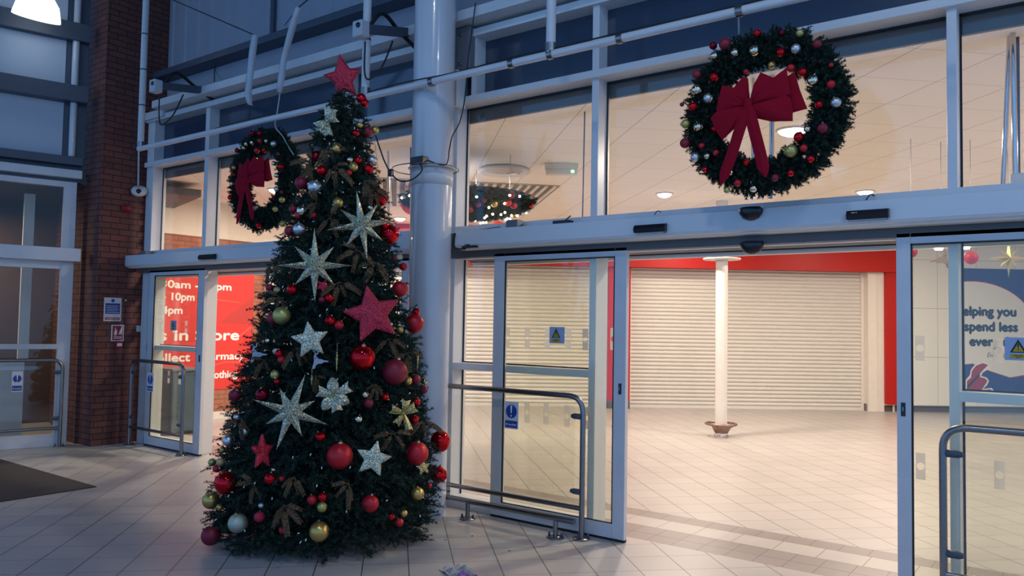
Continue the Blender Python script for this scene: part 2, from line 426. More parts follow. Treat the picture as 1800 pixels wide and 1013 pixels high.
# ------------------------------------------------------------------ floor, ceilings, walls
struct('floor', MB().box(-16, 5, -9, 17, -.12, 0), M['floor'], label='pale beige square floor tiles laid diagonally with a grey tiled border inside the doors')
struct('ceiling', MB().box(-11.4, 4.6, .245, 17, CEIL, CEIL + .12), M['ceiling'], label='cream suspended ceiling with square tiles inside the mall')
struct('trim_bulkhead', MB().box(-9.8, 3, .215, .245, 3.397, 3.62), M['dark_soffit'], label='grey bulkhead behind the top of the upper windows')
# brick pier and walls
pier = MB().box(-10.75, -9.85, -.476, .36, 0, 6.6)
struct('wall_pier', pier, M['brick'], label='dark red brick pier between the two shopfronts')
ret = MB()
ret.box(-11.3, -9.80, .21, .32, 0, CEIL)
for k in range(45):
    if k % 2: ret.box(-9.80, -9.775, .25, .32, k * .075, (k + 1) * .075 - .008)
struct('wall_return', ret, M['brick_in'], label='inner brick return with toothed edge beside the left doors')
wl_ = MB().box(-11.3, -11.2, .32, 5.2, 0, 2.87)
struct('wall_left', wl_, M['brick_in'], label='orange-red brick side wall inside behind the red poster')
struct('wall_left_upper', MB().box(-11.3, -11.19, .32, 5.2, 2.87, CEIL), M['plaster'], label='cream plaster above the brick side wall inside')
struct('trim_skirting', MB().box(-11.2, -11.17, .32, 5.1, 0, .11), M['white_in'], label='cream skirting under the brick side wall')
struct('trim_jamb', MB().box(-11.2, -11.14, 2.93, 3.5, 0, 2.42), M['white_in'], label='white door jamb right of the brick side wall')

pm = panel_mat('white_wall_panels', (.74, .73, .70), (.38, .37, .35), tuple(UW), .79, FW[0].dot(UW) + 6.03, .955, 1.07)
FR = lambda a0, a1, z0, z1, d0, d1: MB().fbox(FW, a0, a1, z0, z1, d0, d1)
wb = MB()
wb.fbox(FW, -5.6, 5.3, 2.72, CEIL, -.3, -.22)
wb.fbox(FW, -6, 16, 0, CEIL, -.9, -.8)
struct('wall_back', wb, M['cream'], label='recess wall behind the closed shutters')
struct('wall_right', FR(5.23, 13, .14, CEIL, -.2, .02), pm, label='glossy white panelled wall right of the wide shutter')
wrn = MB().box(4.5, 4.7, .4, 17, 0, CEIL)
struct('wall_far_right', wrn, M['cream'], label='cream side wall beyond the right doors')
struct('trim_kickboard', FR(4.64, 13, 0, .14, -.2, -.02), mat('dark_kickboard', (.10, .085, .07), .6), label='dark recessed kickboard under the white panels')
rail = FR(4.95, 13, .125, .15, 0, .05)
for s_ in (5.12, 6.42, 8.0, 9.4, 10.8): rail.fbox(FW, s_, s_ + .03, 0, .13, .01, .04)
struct('trim_buffer_rail', rail, M['white_in'], label='low white buffer rail on short feet along the white wall')
struct('trim_jamb_right', FR(4.64, 4.955, .0, 2.715, -.22, .02).fbox(FW, 4.80, 4.815, 0, 2.69, .02, .035), M['cream'], label='cream jamb right of the wide shutter')
rf = MB()
rf.fbox(FW, -5.6, 5.235, 2.715, CEIL, -.22, .16)
rf.fbox(FW, -.477, -.046, .145, 2.715, -.22, .05)
rf.fbox(FW, 4.955, 5.235, .145, 2.715, -.1, .10)
struct('trim_red_fascia', rf, M['red_fascia'], label='bright red fascia and pillars framing the cream roller shutters')
kb = MB().fbox(FW, -.47, -.05, 0, .145, -.05, .10)
struct('trim_red_pillar_base', kb, M['dark_soffit'], label='grey base block under the red pillar')

# roller shutters
def shutter(a0, a1, h, label):
    t = empty('roller_shutter', FW[0] + UW * (a0 + a1) / 2)
    tag(t, label, 'shutter', 'roller shutters')
    c = MB(); pitch = .0755; n = int(h / pitch) + 1; vs = []; seg = 6
    for i in range(n):
        for k in range(seg + 1):
            tt = k / seg; z = .05 + (i + tt) * pitch
            d = -.20 + .026 * math.sin(PI * tt) ** .8
            for a in (a0 + .03, a1 - .03): vs.append(FW[0] + UW * a + Z * z + FW[3] * d)
    m_ = len(vs) // 2
    c.add(vs, [(2*i, 2*i+1, 2*i+3, 2*i+2) for i in range(m_ - 1)], False)
    c.build('curtain', M['shutter'], t)
    MB().fbox(FW, a0 + .03, a1 - .03, .0, .055, -.22, -.18).build('bottom_bar', M['white_in'], t)
    for a in (a0, a1 - .05): MB().fbox(FW, a, a + .05, 0, h, -.24, -.15).build('guide_rail', M['cream'], t)
shutter(-.046, 4.64, 2.74, 'wide closed cream roller shutter seen through the open doorway, right of the red pillar')
shutter(-5.2, -.477, 2.76, 'closed cream roller shutter left of the red pillar, seen through the door glass')

# slim inside column
p = Vector((-4.33, 5.85, 0))
t = empty('round_column', p); tag(t, 'slim round white column standing alone inside in front of the wide shutter', 'column')
MB().lathe([(.087, 0), (.087, CEIL)], 28, p).build('shaft', M['white_in'], t)
MB().lathe([(.09, 2.61), (.268, 2.60), (.27, 2.59), (.268, 2.58), (.09, 2.575)], 36, p).build('collar_disc', M['white_in'], t)
MB().lathe([(.087, 0), (.10, 0), (.10, .03), (.087, .035)], 28, p).build('foot_ring', M['chrome'], t)
gd = MB().tube([p + Vector((.215*math.cos(a), .215*math.sin(a), .185)) for a in [2*PI*k/40 for k in range(41)]], .018, 10, False).lathe([(.10, .055), (.155, .15), (.16, .165), (.15, .165), (.10, .075), (.10, .055)], 6, p)
for k in range(4): gd.tube([p + Vector((.15*math.cos(k*PI/2), .15*math.sin(k*PI/2), .15)), p + Vector((.215*math.cos(k*PI/2), .215*math.sin(k*PI/2), .185))], .012, 8)
gd.build('trolley_guard', mat('brown_steel', (.30, .20, .17), .3, .8), t)

# ------------------------------------------------------------------ shopfront: mullions, transoms, panes
YF, YG = .05, .19
def mull(x0, x1, z0, z1, label): struct(nm('trim'), MB().box(x0, x1, YF, YG + .04, z0, z1), M['white'], .003, label)
mull(-9.76, -9.60, 0, 3.60, 'white end mullion of the left entrance beside the brick pier')
mull(-8.45, -8.37, 0, 4.12, 'white mullion right of the left sliding leaf')
mull(-6.02, -5.94, 0, 4.12, 'white mullion behind the Christmas tree')
mull(-4.98, -4.90, 0, 4.12, 'white mullion left of the round column')
mull(-4.60, -4.49, 0, 4.12, 'broad white mullion right of the round column')
mull(-4.34, -4.29, 3.58, 4.12, 'short white upper mullion beside the column bracket')
mull(-3.11, -3.05, 0, 4.12, 'white mullion behind the left leaf of the main doors')
mull(-.665, -.612, 0, 4.12, 'white mullion behind the right leaf of the main doors')
mull(1.75, 1.81, 0, 4.12, 'white mullion at the right end of the entrance')
mull(-9.76, -9.60, 3.60, 4.12, 'white corner post of the upper left panels')
for z0, z1, x0, x1, lab in ((3.520, 3.580, -9.76, 3, 'long white transom over the clear upper windows'),
                            (4.100, 4.165, -9.76, 3, 'long white transom over the dark upper panels'),
                            (2.375, 2.435, -9.76, 3, 'white sill transom under the clear upper windows')):
    struct(nm('trim'), MB().box(x0, x1, YF - .035, YG + .04, z0, z1), M['white'], .003, lab)
bays = [(-9.60, -8.45), (-8.37, -6.02), (-5.94, -4.98), (-4.90, -4.60), (-4.49, -3.11), (-3.05, -.665), (-.612, 1.75)]
where = ['far left', 'left, behind the left wreath', 'behind the tree', 'beside the round column', 'right of the round column', 'behind the right wreath', 'far right']
for (a, b), wh in zip(bays, where):
    o = MB().box(a, b, YG, YG + .012, 2.435, 3.52).build(nm('window'), M['pane']); tag(o, 'clear upper window pane ' + wh, 'window', kind=STRUCT)
    g_ = MB()
    for q in ((a, a+.012, 2.435, 3.52), (b-.012, b, 2.435, 3.52), (a, b, 3.505, 3.52), (a, b, 2.435, 2.445)): g_.box(q[0], q[1], YG - .01, YG - .001, q[2], q[3])
    g_.build('gasket', M['gasket'], o)
    o = MB().box(a, b, YG - .01, YG + .012, 3.58, 4.10).build(nm('window'), M['spandrel']); tag(o, 'dark blue opaque glass panel ' + wh, 'window', kind=STRUCT)
# lower fixed lights
def fixed_light(a, b, pane, lab, rail=True):
    o = MB().box(a, b, YG, YG + .012, .08, 2.19).build(nm('window'), M[pane]); tag(o, lab, 'window', kind=STRUCT)
    f_ = MB().box(a, b, YF, YG + .04, 0, .09).box(a, b, YF, YG + .04, 2.17, 2.25)
    if rail: f_.box(a, b, YF + .0, YG + .03, 1.188, 1.245)
    f_.build('window_frame', M['white'], o)
    g_ = MB()
    for q in ((a, a+.012, .09, 2.17), (b-.012, b, .09, 2.17), (a, b, 2.158, 2.17)): g_.box(q[0], q[1], YG - .01, YG - .001, q[2], q[3])
    if rail: g_.box(a, b, YG - .01, YG - .001, 1.245, 1.255)
    g_.build('gasket', M['gasket'], o)
fixed_light(-9.60, -8.45, 'pane', 'fixed lower pane behind the left sliding leaf')
fixed_light(-5.94, -4.98, 'pane', 'fixed lower pane behind the tree')
fixed_light(-4.90, -4.60, 'pane', 'narrow fixed lower pane beside the round column')
fixed_light(-4.49, -3.11, 'pane', 'fixed lower pane behind the left leaf of the main doors')
fixed_light(-.612, 1.75, 'pane', 'fixed lower pane behind the right leaf of the main doors')

# door heads: dark track and white inner head
for a, b, wh in ((-9.76, -4.98, 'left'), (-4.49, 1.81, 'main')):
    struct(nm('trim'), MB().box(a, b, 0, YF, 2.155, 2.375).box(a, b, -.004, 0, 2.207, 2.235), M['dark_soffit'], label='dark grey door track above the %s entrance' % wh)
    ih = MB().box(a, b, .30, .36, 2.112, 2.25)
    struct(nm('trim'), ih, M['white_in'], label='white inner door head of the %s entrance' % wh)
    struct(nm('trim'), MB().box(a, b, .255, .275, 2.136, 2.2), M['gasket'], label='black seal line of the %s entrance head' % wh)
    struct(nm('trim'), MB().box(a, b, .235, .255, 2.145, 2.2), mat('tan_metal', (.42, .35, .29), .5), label='tan inner track cover of the %s entrance' % wh)
    ih = MB().box(a, b, YF + .005, .12, 2.150, 2.20)
    struct(nm('trim'), ih, M['white'], label='inner track rail of the %s entrance' % wh)
# operator housings
def housing(a, b, lab):
    pr = [(-.14, 2.372), (.05, 2.372), (.05, 2.232), (-.10, 2.225), (-.128, 2.232), (-.14, 2.25)]
    mb = MB().prism([(y_, z_) for y_, z_ in pr], a, b, (O, Y, Z, X))
    o = struct(nm('trim'), mb, M['white'], .002, lab)
    MB().prism([(-.100, 2.226), (.05, 2.233), (.05, 2.215), (-.095, 2.216)], a + .01, b, (O, Y, Z, X)).build('lower_edge', M['cream'], o)
    return o
housing(-10.02, -4.62, 'pale door operator housing over the left entrance')
housing(-4.33, 3.0, 'pale door operator housing over the main entrance')

# ------------------------------------------------------------------ sliding leaves
def leaf(a, b, sl, sr, lab, pane='pane_green'):
    """a,b outer edges; sl,sr stile widths"""
    t = empty(nm('door'), (a, 0, 0)); tag(t, lab, 'door', kind=STRUCT)
    f_ = MB().box(a, a + sl, 0, .045, .02, 2.18).box(b - sr, b, 0, .045, .02, 2.18).box(a + sl, b - sr, 0, .045, .02, .125).box(a + sl, b - sr, 0, .045, 2.115, 2.18)
    f_.build('leaf_frame', M['white_beam'], t, .003)
    MB().box(a + sl, b - sr, .018, .026, .12, 2.12).build('pane', M[pane], t)
    g_ = MB()
    x0, x1 = a + sl, b - sr
    for q in ((x0, x0+.01, .125, 2.115), (x1-.01, x1, .125, 2.115), (x0, x1, 2.105, 2.115), (x0, x1, .125, .132)): g_.box(q[0], q[1], .004, .017, q[2], q[3])
    g_.build('gasket', M['gasket'], t)
    MB().box(a, b, .008, .04, .002, .02).build('brush_strip', M['gasket'], t)
    return t
def strip(t, x, z0, z1, w_=.05):
    """frosted strip with a clear round dot"""
    zc = (z0 + z1) / 2; r = w_ * .42; mb = MB(); n = 20
    for sg in (1, -1):
        pts = [(x - w_/2, zc), (x - w_/2, zc + sg * (z1 - z0) / 2), (x + w_/2, zc + sg * (z1 - z0) / 2), (x + w_/2, zc)] + [(x + r * math.cos(PI*k/n), zc + sg * r * math.sin(PI*k/n)) for k in range(n+1)]
        mb.prism(pts, -.0175, -.0160, FACE)
    mb.build('frosted_strip', M['frosted'], t)
def disc(c, r, n=24): return [(c[0] + r * math.cos(2*PI*k/n), c[1] + r * math.sin(2*PI*k/n)) for k in range(n)]
def warning(t, x0, x1, z0, z1, fr):
    s = MB().prism([(x0, z0), (x1, z0), (x1, z1), (x0, z1)], 0, .0016, fr).build('warning_sign', mat('pale_blue_vinyl', (.30, .38, .55), .5, noise=.02), t)
    s['label'] = 'pale square sticker with a black and yellow warning triangle'
    h = z1 - z0; cx = x0 + (x1 - x0) * .44; f1, f2, f3 = shift(fr, .0018), shift(fr, .0026), shift(fr, .0034)
    def tri(k, dz=0): return [(cx - .31*h*k, z0 + .34*h + (1-k)*.12*h), (cx + .31*h*k, z0 + .34*h + (1-k)*.12*h), (cx, z0 + .34*h + (1-k)*.12*h + .58*h*k)]
    MB().prism(tri(1), 0, .0006, f1).build('triangle_border', M['ink'], s)
    MB().prism(tri(.68), 0, .0006, f2).build('triangle', M['sign_yellow'], s)
    e = MB().prism([(cx-.02*h, z0+.55*h), (cx+.02*h, z0+.55*h), (cx+.032*h, z0+.72*h), (cx-.032*h, z0+.72*h)], 0, .0006, f3).prism(disc((cx, z0+.475*h), .03*h, 12), 0, .0006, f3)
    e.build('exclamation_mark', M['ink'], s)
    MB().prism([(cx-.31*h, z0+.08*h), (cx+.31*h, z0+.08*h), (cx+.31*h, z0+.27*h), (cx-.31*h, z0+.27*h)], 0, .0006, f1).build('text_plate', M['sign_yellow'], s)
    text_mesh('Automatic', .085*h, s, M['ink'], (f2[0] + f2[1]*(cx) + f2[2]*(z0+.185*h), f2[1], f2[2], f2[3]), align='CENTER', bold=.002*h, th=.0005)
    text_mesh('door', .085*h, s, M['ink'], (f2[0] + f2[1]*(cx) + f2[2]*(z0+.10*h), f2[1], f2[2], f2[3]), align='CENTER', bold=.002*h, th=.0005)
def lock(t, x):
    b_ = MB().box(x - .012, x + .012, -.004, .001, 1.085, 1.165).build('lock_plate', M['black'], t)
    MB().box(x - .004, x + .004, -.012, -.003, 1.115, 1.14).build('keyhole', M['steel'], b_)

dA = leaf(-4.01, -2.762, .11, .10, 'left leaf of the main sliding doors, glass with warning sticker')
for xx in (-3.87, -3.668, -3.474, -3.276, -3.121): strip(dA, xx, 1.40, 1.565)
strip(dA, ony(1076, 597, 0).x, 1.41, 1.575)
for xx in (-3.66, -3.474, -3.277, -3.09): strip(dA, xx, .80, .965)
warning(dA, -3.452, -3.31, 1.445, 1.575, shift(FACE, -.017))
lock(dA, -2.806)
dB = leaf(-.935, .46, .078, .10, 'right leaf of the main sliding doors, glass with frosted strips')
for xx in (-.812, -.417, -.02): strip(dB, xx, 1.418, 1.565)
for xx in (-.812, -.417, -.02): strip(dB, xx, .72, .875)
warning(dB, -.385, -.24, 1.44, 1.567, shift(FACE, -.017))
lock(dB, -.90)
dC = leaf(-9.50, -8.278, .11, .13, 'left sliding leaf of the left entrance near the brick pier')
for xx in (-9.18, -8.93, -8.66): strip(dC, xx, 1.41, 1.56)
for xx in (-9.0, -8.76): strip(dC, xx, .80, .95)
warning(dC, -9.0, -8.87, 1.44, 1.56, shift(FACE, -.017))
lock(dC, -8.33)
dD = leaf(-6.35, -4.98, .10, .10, 'right sliding leaf of the left entrance behind the tree')
mull(-9.61, -9.52, 0, 2.18, 'narrow pale jamb left of the left sliding leaf')

# ------------------------------------------------------------------ upper front: beam, panel band, angle, cladding
def zz(px, py, y): return ony(px, py, y).z
struct(nm('trim'), MB().box(-9.35, 3, -.14, .12, 4.195, 4.285), M['white_beam'], .006, 'long white box beam above the dark panels')
struct(nm('trim'), MB().box(-9.84, -9.3, -.02, .12, 4.12, 4.215), M['white_beam'], .004, 'short lower end of the white box beam by the pier')
struct(nm('trim'), MB().box(-9.84, 3, .10, .33, 4.165, 4.30), M['dark_soffit'], label='dark gap closer above the upper transom')
struct('wall_panel_band', MB().box(-9.84, 3, .33, .40, 4.12, 4.88), M['clad'], label='flat grey-blue panel band between the white beam and the dark angle')
ang = MB().prism([(.33, 4.72), (.12, 4.72), (.12, 4.80), (.33, 4.92)], -9.84, 3, (O, Y, Z, X))
struct(nm('trim'), ang, M['dark_steel'], .003, 'long dark steel angle under the cladding')
cl = MB(); prof = []
xx = -9.84
while xx < 3:
    for dx, dy in ((0, 0), (.03, -.02), (.10, -.02), (.13, 0), (.27, 0)): prof.append((xx + dx, .33 + dy))
    xx += .30
vs = []
for a, y_ in prof: vs += [(a, y_, 4.86), (a, y_, 7.0)]
cl.add(vs, [(2*i, 2*i+2, 2*i+3, 2*i+1) for i in range(len(prof) - 1)])
cl.box(-9.84, 3, .36, .42, 4.86, 7.0)
struct('wall_cladding', cl, M['clad'], label='corrugated grey-blue cladding at the top of the front')
xj = ony(480, 20, .30).x
struct(nm('trim'), MB().box(xj - .03, xj + .03, .285, .32, 4.9, 7.0), M['dark_steel'], label='dark vertical joint strip in the corrugated cladding')
struct(nm('trim'), MB().box(-10.6, 3.2, -9, .4, 7.0, 7.1), M['dark_steel'], label='high canopy roof over the entrance')

# ------------------------------------------------------------------ shopfront on the left
def L(a0, a1, z0, z1, d0, d1): return MB().fbox(LW, a0, a1, z0, z1, d0, d1)
lf = [((-3, .68, 0, .15), .03, 'white_beam', 'white bottom rail of the left shopfront'),
      ((.54, .68, .15, 2.26), .03, 'white_beam', 'white jamb of the left shopfront beside the barrier'),
      ((-3, .54, 1.185, 1.245), .03, 'white_beam', 'white mid rail of the left shopfront'),
      ((-3, .68, 2.17, 2.27), .02, 'white', 'pale head below the left housing'),
      ((-3, .735, 2.265, 2.425), .16, 'white', 'pale door operator housing of the left shopfront'),
      ((.54, .68, 2.42, 3.26), .03, 'white_beam', 'white upper jamb of the left shopfront'),
      ((-3, .54, 3.19, 3.26), .03, 'white_beam', 'white top rail of the left upper window'),
      ((-3, .72, 3.30, 3.40), .12, 'white_beam', 'white box beam over the left shopfront'),
      ((-3, .72, 3.26, 3.30), .02, 'dark_steel', 'dark gap under the left white beam'),
      ((-3, .72, 3.40, 3.46), .02, 'dark_steel', 'dark strip over the left white beam'),
      ((-3, .72, 3.46, 3.56), .14, 'dark_steel', 'dark steel ledge above the left white beam'),
      ((-3, .50, 3.56, 4.24), .03, 'panel_blue', 'pale blue wall panel under the dark beam on the left'),
      ((-3, .74, 4.24, 4.44), .20, 'dark_steel', 'dark steel beam across the left front'),
      ((-3, .50, 4.44, 5.02), .03, 'panel_blue', 'large pale blue wall panel below the lamp'),
      ((-3, .74, 5.02, 5.24), .14, 'dark_steel', 'upper dark steel beam on the left front'),
      ((-3, .50, 5.24, 6.9), .03, 'panel_blue', 'topmost pale blue wall panel on the left'),
      ((.50, .75, 3.56, 6.9), .02, 'dark_steel', 'dark vertical channel beside the brick pier')]
for (a0, a1, z0, z1), d, m_, lab in lf: struct(nm('trim'), L(a0, a1, z0, z1, -.06, d), M[m_], .003, lab)
for z0, z1, lab in ((.15, 1.185, 'lower dark pane of the left shopfront'), (1.245, 2.17, 'middle dark pane of the left shopfront'), (2.425, 3.19, 'upper dark pane of the left shopfront')):
    o = L(-3, .54, z0, z1, -.03, -.02).build(nm('window'), M['pane_dim']); tag(o, lab, 'window', kind=STRUCT)
o = MB().tube([LW[0] + _l * .60 + LW[3] * .07 + Z * 3.57, LW[0] + _l * .60 + LW[3] * .07 + Z * 6.9], .04, 16).build('downpipe', M['column'])
tag(o, 'shiny grey vertical downpipe in the dark channel left of the pier', 'pipe')
# dim shop interior behind it
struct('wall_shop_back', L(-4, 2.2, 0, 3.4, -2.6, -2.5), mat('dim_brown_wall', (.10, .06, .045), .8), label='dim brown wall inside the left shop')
struct('wall_shop_side', MB().fbox(LW, .78, .9, 0, 3.4, -2.6, -.07), M['brick'], label='brick side wall inside the left shop')
struct('ceiling_shop', L(-4, 2.2, 3.26, 3.36, -2.6, -.07), M['dark_soffit'], label='dark ceiling inside the left shop')
struct('wall_shop_panel', L(-.9, .30, 0, 1.0, -1.1, -1.0), M['cream'], label='low cream partition inside the left shop')
struct('trim_shop_post', L(.22, .34, 1.0, 3.2, -1.1, -1.0), M['cream'], label='pale post inside the left shop')
area('shop_fill_light', (LW[0] + _l * -.8 - LW[3] * 1.6 + Z * 3.1), 34.0, .3, (1, .8, .5))  # added lamp without a fitting, warms the dim shop interior

# ------------------------------------------------------------------ round white column in front of the doors
CX, CY = -4.462, -.30
t = empty('round_column', (CX, CY, 0)); tag(t, 'thick glossy white round column between the Christmas tree and the main doors', 'column')
MB().lathe([(.176, 0), (.176, 7.0)], 48, (CX, CY, 0)).build('shaft', M['column'], t)
MB().lathe([(.178, 2.895), (.20, 2.895), (.202, 2.89), (.20, 2.885), (.178, 2.885)], 48, (CX, CY, 0)).build('collar_disc', M['white'], t)
MB().lathe([(.178, 2.74), (.1795, 2.74), (.1795, 2.88), (.178, 2.88)], 48, (CX, CY, 0)).build('collar_sleeve', M['white'], t)
MB().tube([(CX - .055 + .29*math.cos(a), CY - .02 + .27*math.sin(a), 2.89) for a in [2*PI*k/48 for k in range(49)]], .005, 8, False).build('hoop', M['steel'], t)
# bracket from column to front
br_ = empty('steel_bracket', (-4.36, -.05, 3.7)); tag(br_, 'grey box bracket tying the round column to the upper front', 'bracket')
MB().box(-4.52, -4.30, -.03, .04, 3.81, 4.18).build('plate', mat('galvanised_steel', (.22, .24, .27), .55, .5), br_, .004)
MB().box(-4.44, -4.40, -.08, .05, 3.48, 3.80).build('strut', M['white_beam'], br_)
for z_ in (3.86, 4.12): MB().lathe([(0, 0), (.016, 0), (.016, .012), (0, .014)], 8, (-4.40, -.03, z_), Matrix.Rotation(R(90), 3, 'X')).build('bolt', M['steel'], br_)

# little black box and cable on the collar
o = MB().box(-4.50, -4.36, -.53, -.45, 2.895, 2.955).build('junction_box', M['black'], bevel=.006); tag(o, 'small black box sitting on the collar of the round column', 'box')
def cable(name, pts, r, m, label, cat='cable'):
    o = MB().tube(pts, r, 8).build(name, M[m]); tag(o, label, cat); return o
def smooth(pts, n=6):
    pts = [Vector(p) for p in pts]; out = []
    q = [pts[0]] + pts + [pts[-1]]
    for i in range(1, len(q) - 2):
        a, b, c, d = q[i-1], q[i], q[i+1], q[i+2]
        for k in range(n):
            s = k / n
            out.append(.5 * ((2*b) + (c - a)*s + (2*a - 5*b + 4*c - d)*s*s + (3*b - a - 3*c + d)*s**3))
    out.append(pts[-1]); return out
cable('cable', smooth([ony(660, 238, -.75), ony(668, 262, -.75), ony(676, 284, -.75), ony(686, 302, -.72), ony(700, 317, -.7), ony(718, 318, -.66), ony(733, 310, -.6), ony(742, 298, -.55), (-4.43, -.50, 2.92)]), .006, 'cable', 'black cable looping from the tree to the box on the column')
o = MB().box(-.02, .02, -.02, .02, -.035, .035); 
pc = ony(687, 304, -.72); o = MB().box(pc.x-.018, pc.x+.018, pc.y-.018, pc.y+.018, pc.z-.03, pc.z+.03).build('cable_connector', M['black'], bevel=.006); tag(o, 'small black connector on the cable between tree and column', 'connector')
cable('cable', smooth([(-4.37, -.47, 2.93), ony(783, 290, -.42), ony(790, 262, -.35), ony(795, 240, -.3), ony(808, 215, -.2), ony(816, 180, -.15), ony(820, 140, -.1), ony(824, 95, -.12), ony(830, 50, -.16), ony(836, 5, -.16)]), .005, 'cable', 'thin black cable climbing from the column collar past the upper mullion')
# ------------------------------------------------------------------ pipework
YP = -.54
def pz(px, py): return ony(px, py, YP)
zp = 3.545
PIPEX0 = pz(246, 252).x
t = empty('gutter_pipe', (-4, YP, zp)); tag(t, 'long white horizontal pipe running in front of the upper windows', 'pipe')
MB().tube([(PIPEX0 - .02, YP, zp), (3, YP, zp)], .029, 16).build('pipe', M['white_beam'], t)
for px_ in (968, 640, 1090, 1300, 900, 760): 
    x_ = pz(px_, 100).x
    MB().tube([(x_ - .02, YP, zp), (x_ + .02, YP, zp)], .037, 16).build('clip', M['steel'], t)
def vpipe(x_, lab, ztop=7.0):
    t = empty('drop_pipe', (x_, YP, zp)); tag(t, lab, 'pipe', 'vertical white pipes')
    MB().tube([(x_, YP, zp - .0), (x_, YP, ztop)], .036, 16).build('pipe', M['white_beam'], t)
    MB().tube([(x_, YP, zp + .02), (x_, YP, zp + .08)], .042, 16).build('collar', M['steel'], t)
    for k in range(5): MB().tube([(x_, YP, zp + .5 + k*.42), (x_, YP, zp + .515 + k*.42)], .039, 16).build('clip', M['dark_steel'], t)
vpipe(PIPEX0 + .015, 'white vertical pipe in front of the brick pier, leftmost of the three')
vpipe(pz(642, 165).x, 'white vertical pipe behind the red star on the tree top')
vpipe(pz(968, 88).x, 'white vertical pipe right of the thick round column')
cable('cable', smooth([(PIPEX0 + 1.5 + k * .55, YP - .02 * (k % 2), zp + .032 + .004 * ((k * 7) % 3)) for k in range(16)], 4), .006, 'cable', 'black cable lying along the top of the long horizontal pipe')

# cable trays with grey boxes
def bracket_group(x0, z0, lab, lab2):
    t = empty('cable_bracket', (x0, 0, z0)); tag(t, lab, 'bracket', 'steel arms with black cables')
    MB().prism([(.12, 4.33), (-.60, z0 + .05), (-.60, z0 - .02), (.12, 4.25)], x0, x0 + .07, (O, Y, Z, X)).build('arm', M['dark_steel'], t)
    MB().tube(smooth([(x0 + .03, -.60, z0), (x0 + .05, -.45, z0 + .20), (x0 + .02, -.2, z0 + .12), (x0 + .04, .0, z0 + .02), (x0 + .04, .2, z0 - .05)]), .018, 8).build('cable_bundle', M['cable'], t)
    MB().tube(smooth([(x0 + .03, -.62, z0 - .1), (x0 + .01, -.6, z0 - .35), (x0 + .05, -.58, z0 - .42), (x0 + .12, -.5, z0 - .30), (x0 + .14, -.4, z0 - .05)]), .008, 8).build('cable_loop', M['cable'], t)
    b_ = empty('switch_box', (x0, -.66, z0)); tag(b_, lab2, 'box', 'grey switch boxes on the cable brackets')
    MB().box(x0 - .05, x0 + .065, -.70, -.60, z0 - .07, z0 + .07).build('case', M['sheet'], b_, .01)
    MB().lathe([(0, 0), (.022, 0), (.022, .012), (0, .012)], 14, (x0 + .03, -.70, z0 + .02), Matrix.Rotation(R(90), 3, 'X')).build('port', M['black'], b_)
q = ony(272, 152, -.66); bracket_group(q.x, q.z, 'dark steel cable arm beside the brick pier', 'pale grey switch box by the leftmost vertical pipe')
q = ony(632, 52, -.66); bracket_group(q.x, q.z, 'dark steel cable arm above the red tree-top star', 'grey switch box by the vertical pipe above the tree')

# hanging strips of plastic film
def film(pts, wd, lab):
    mb = MB(); vs = []
    pts = smooth(pts, 5); n = len(pts)
    for i, p_ in enumerate(pts):
        s = i / (n - 1); wv = wd * (.7 + .5 * math.sin(s * PI) ** .5) * 1.35 * (1 if s < .86 else max(.12, (1 - s) / .14))
        vs += [p_ + Vector((-wv, .01, 0)), p_ + Vector((0, -.028 - .008 * math.sin(9 * s), 0)), p_ + Vector((wv, .01, 0)), p_ + Vector((0, .03, 0))]
    mb.add(vs, [(4*i+k, 4*i+(k+1) % 4, 4*i+4+(k+1) % 4, 4*i+4+k) for i in range(n-1) for k in range(4)], True)
    o = mb.build('plastic_strip', M['sheet']); tag(o, lab, 'strip', 'wrapped pale plastic hanging over the front')
    return o
film([ony(448, 62, -.5), ony(442, 100, -.5), ony(437, 140, -.5), ony(435, 165, -.5), ony(440, 185, -.5)], .038, 'pale wrapped plastic strip hanging left, straight down over the white beam')
film([ony(524, 14, -.6), ony(510, 60, -.55), ony(497, 105, -.5), ony(494, 135, -.5), ony(491, 163, -.5)], .034, 'pale wrapped plastic strip hanging right, slanting over the white beam')
cable('cable', [ony(295, -4, -.5), ony(448, 62, -.5)], .006, 'cable', 'thin dark wire running down from the pier top to the left plastic strip')
cable('cable', [ony(524, 14, -.6), ony(545, -4, -.62)], .006, 'cable', 'short dark wire above the slanting plastic strip')
cable('cable', [ony(524, 14, -.6), ony(500, 45, .1)], .004, 'cable', 'thin dark stay beside the slanting plastic strip')
cable('cable', smooth([ony(379, 113, .31), ony(377, 128, .3), ony(377, 143, .2)]), .006, 'cable', 'short black wire on the flat panel band')
cable('cable', smooth([ony(492, 165, -.5), ony(487, 200, -.55), ony(484, 222, -.5), ony(497, 240, -.45), ony(507, 258, -.44), ony(516, 272, -.44)]), .006, 'pale_cable', 'pale cord falling onto the left wreath')
cable('cable', [(ony(1300, 40, -.52).x, YP, zp), ony(1299, 62, -.42)], .006, 'pale_cable', 'pale cord tying the right wreath to the pipe')
cable('cable', [(ony(440, 200, -.52).x, YP, zp), ony(440, 190, -.5)], .003, 'cable', 'thin black cord under the left plastic strip')
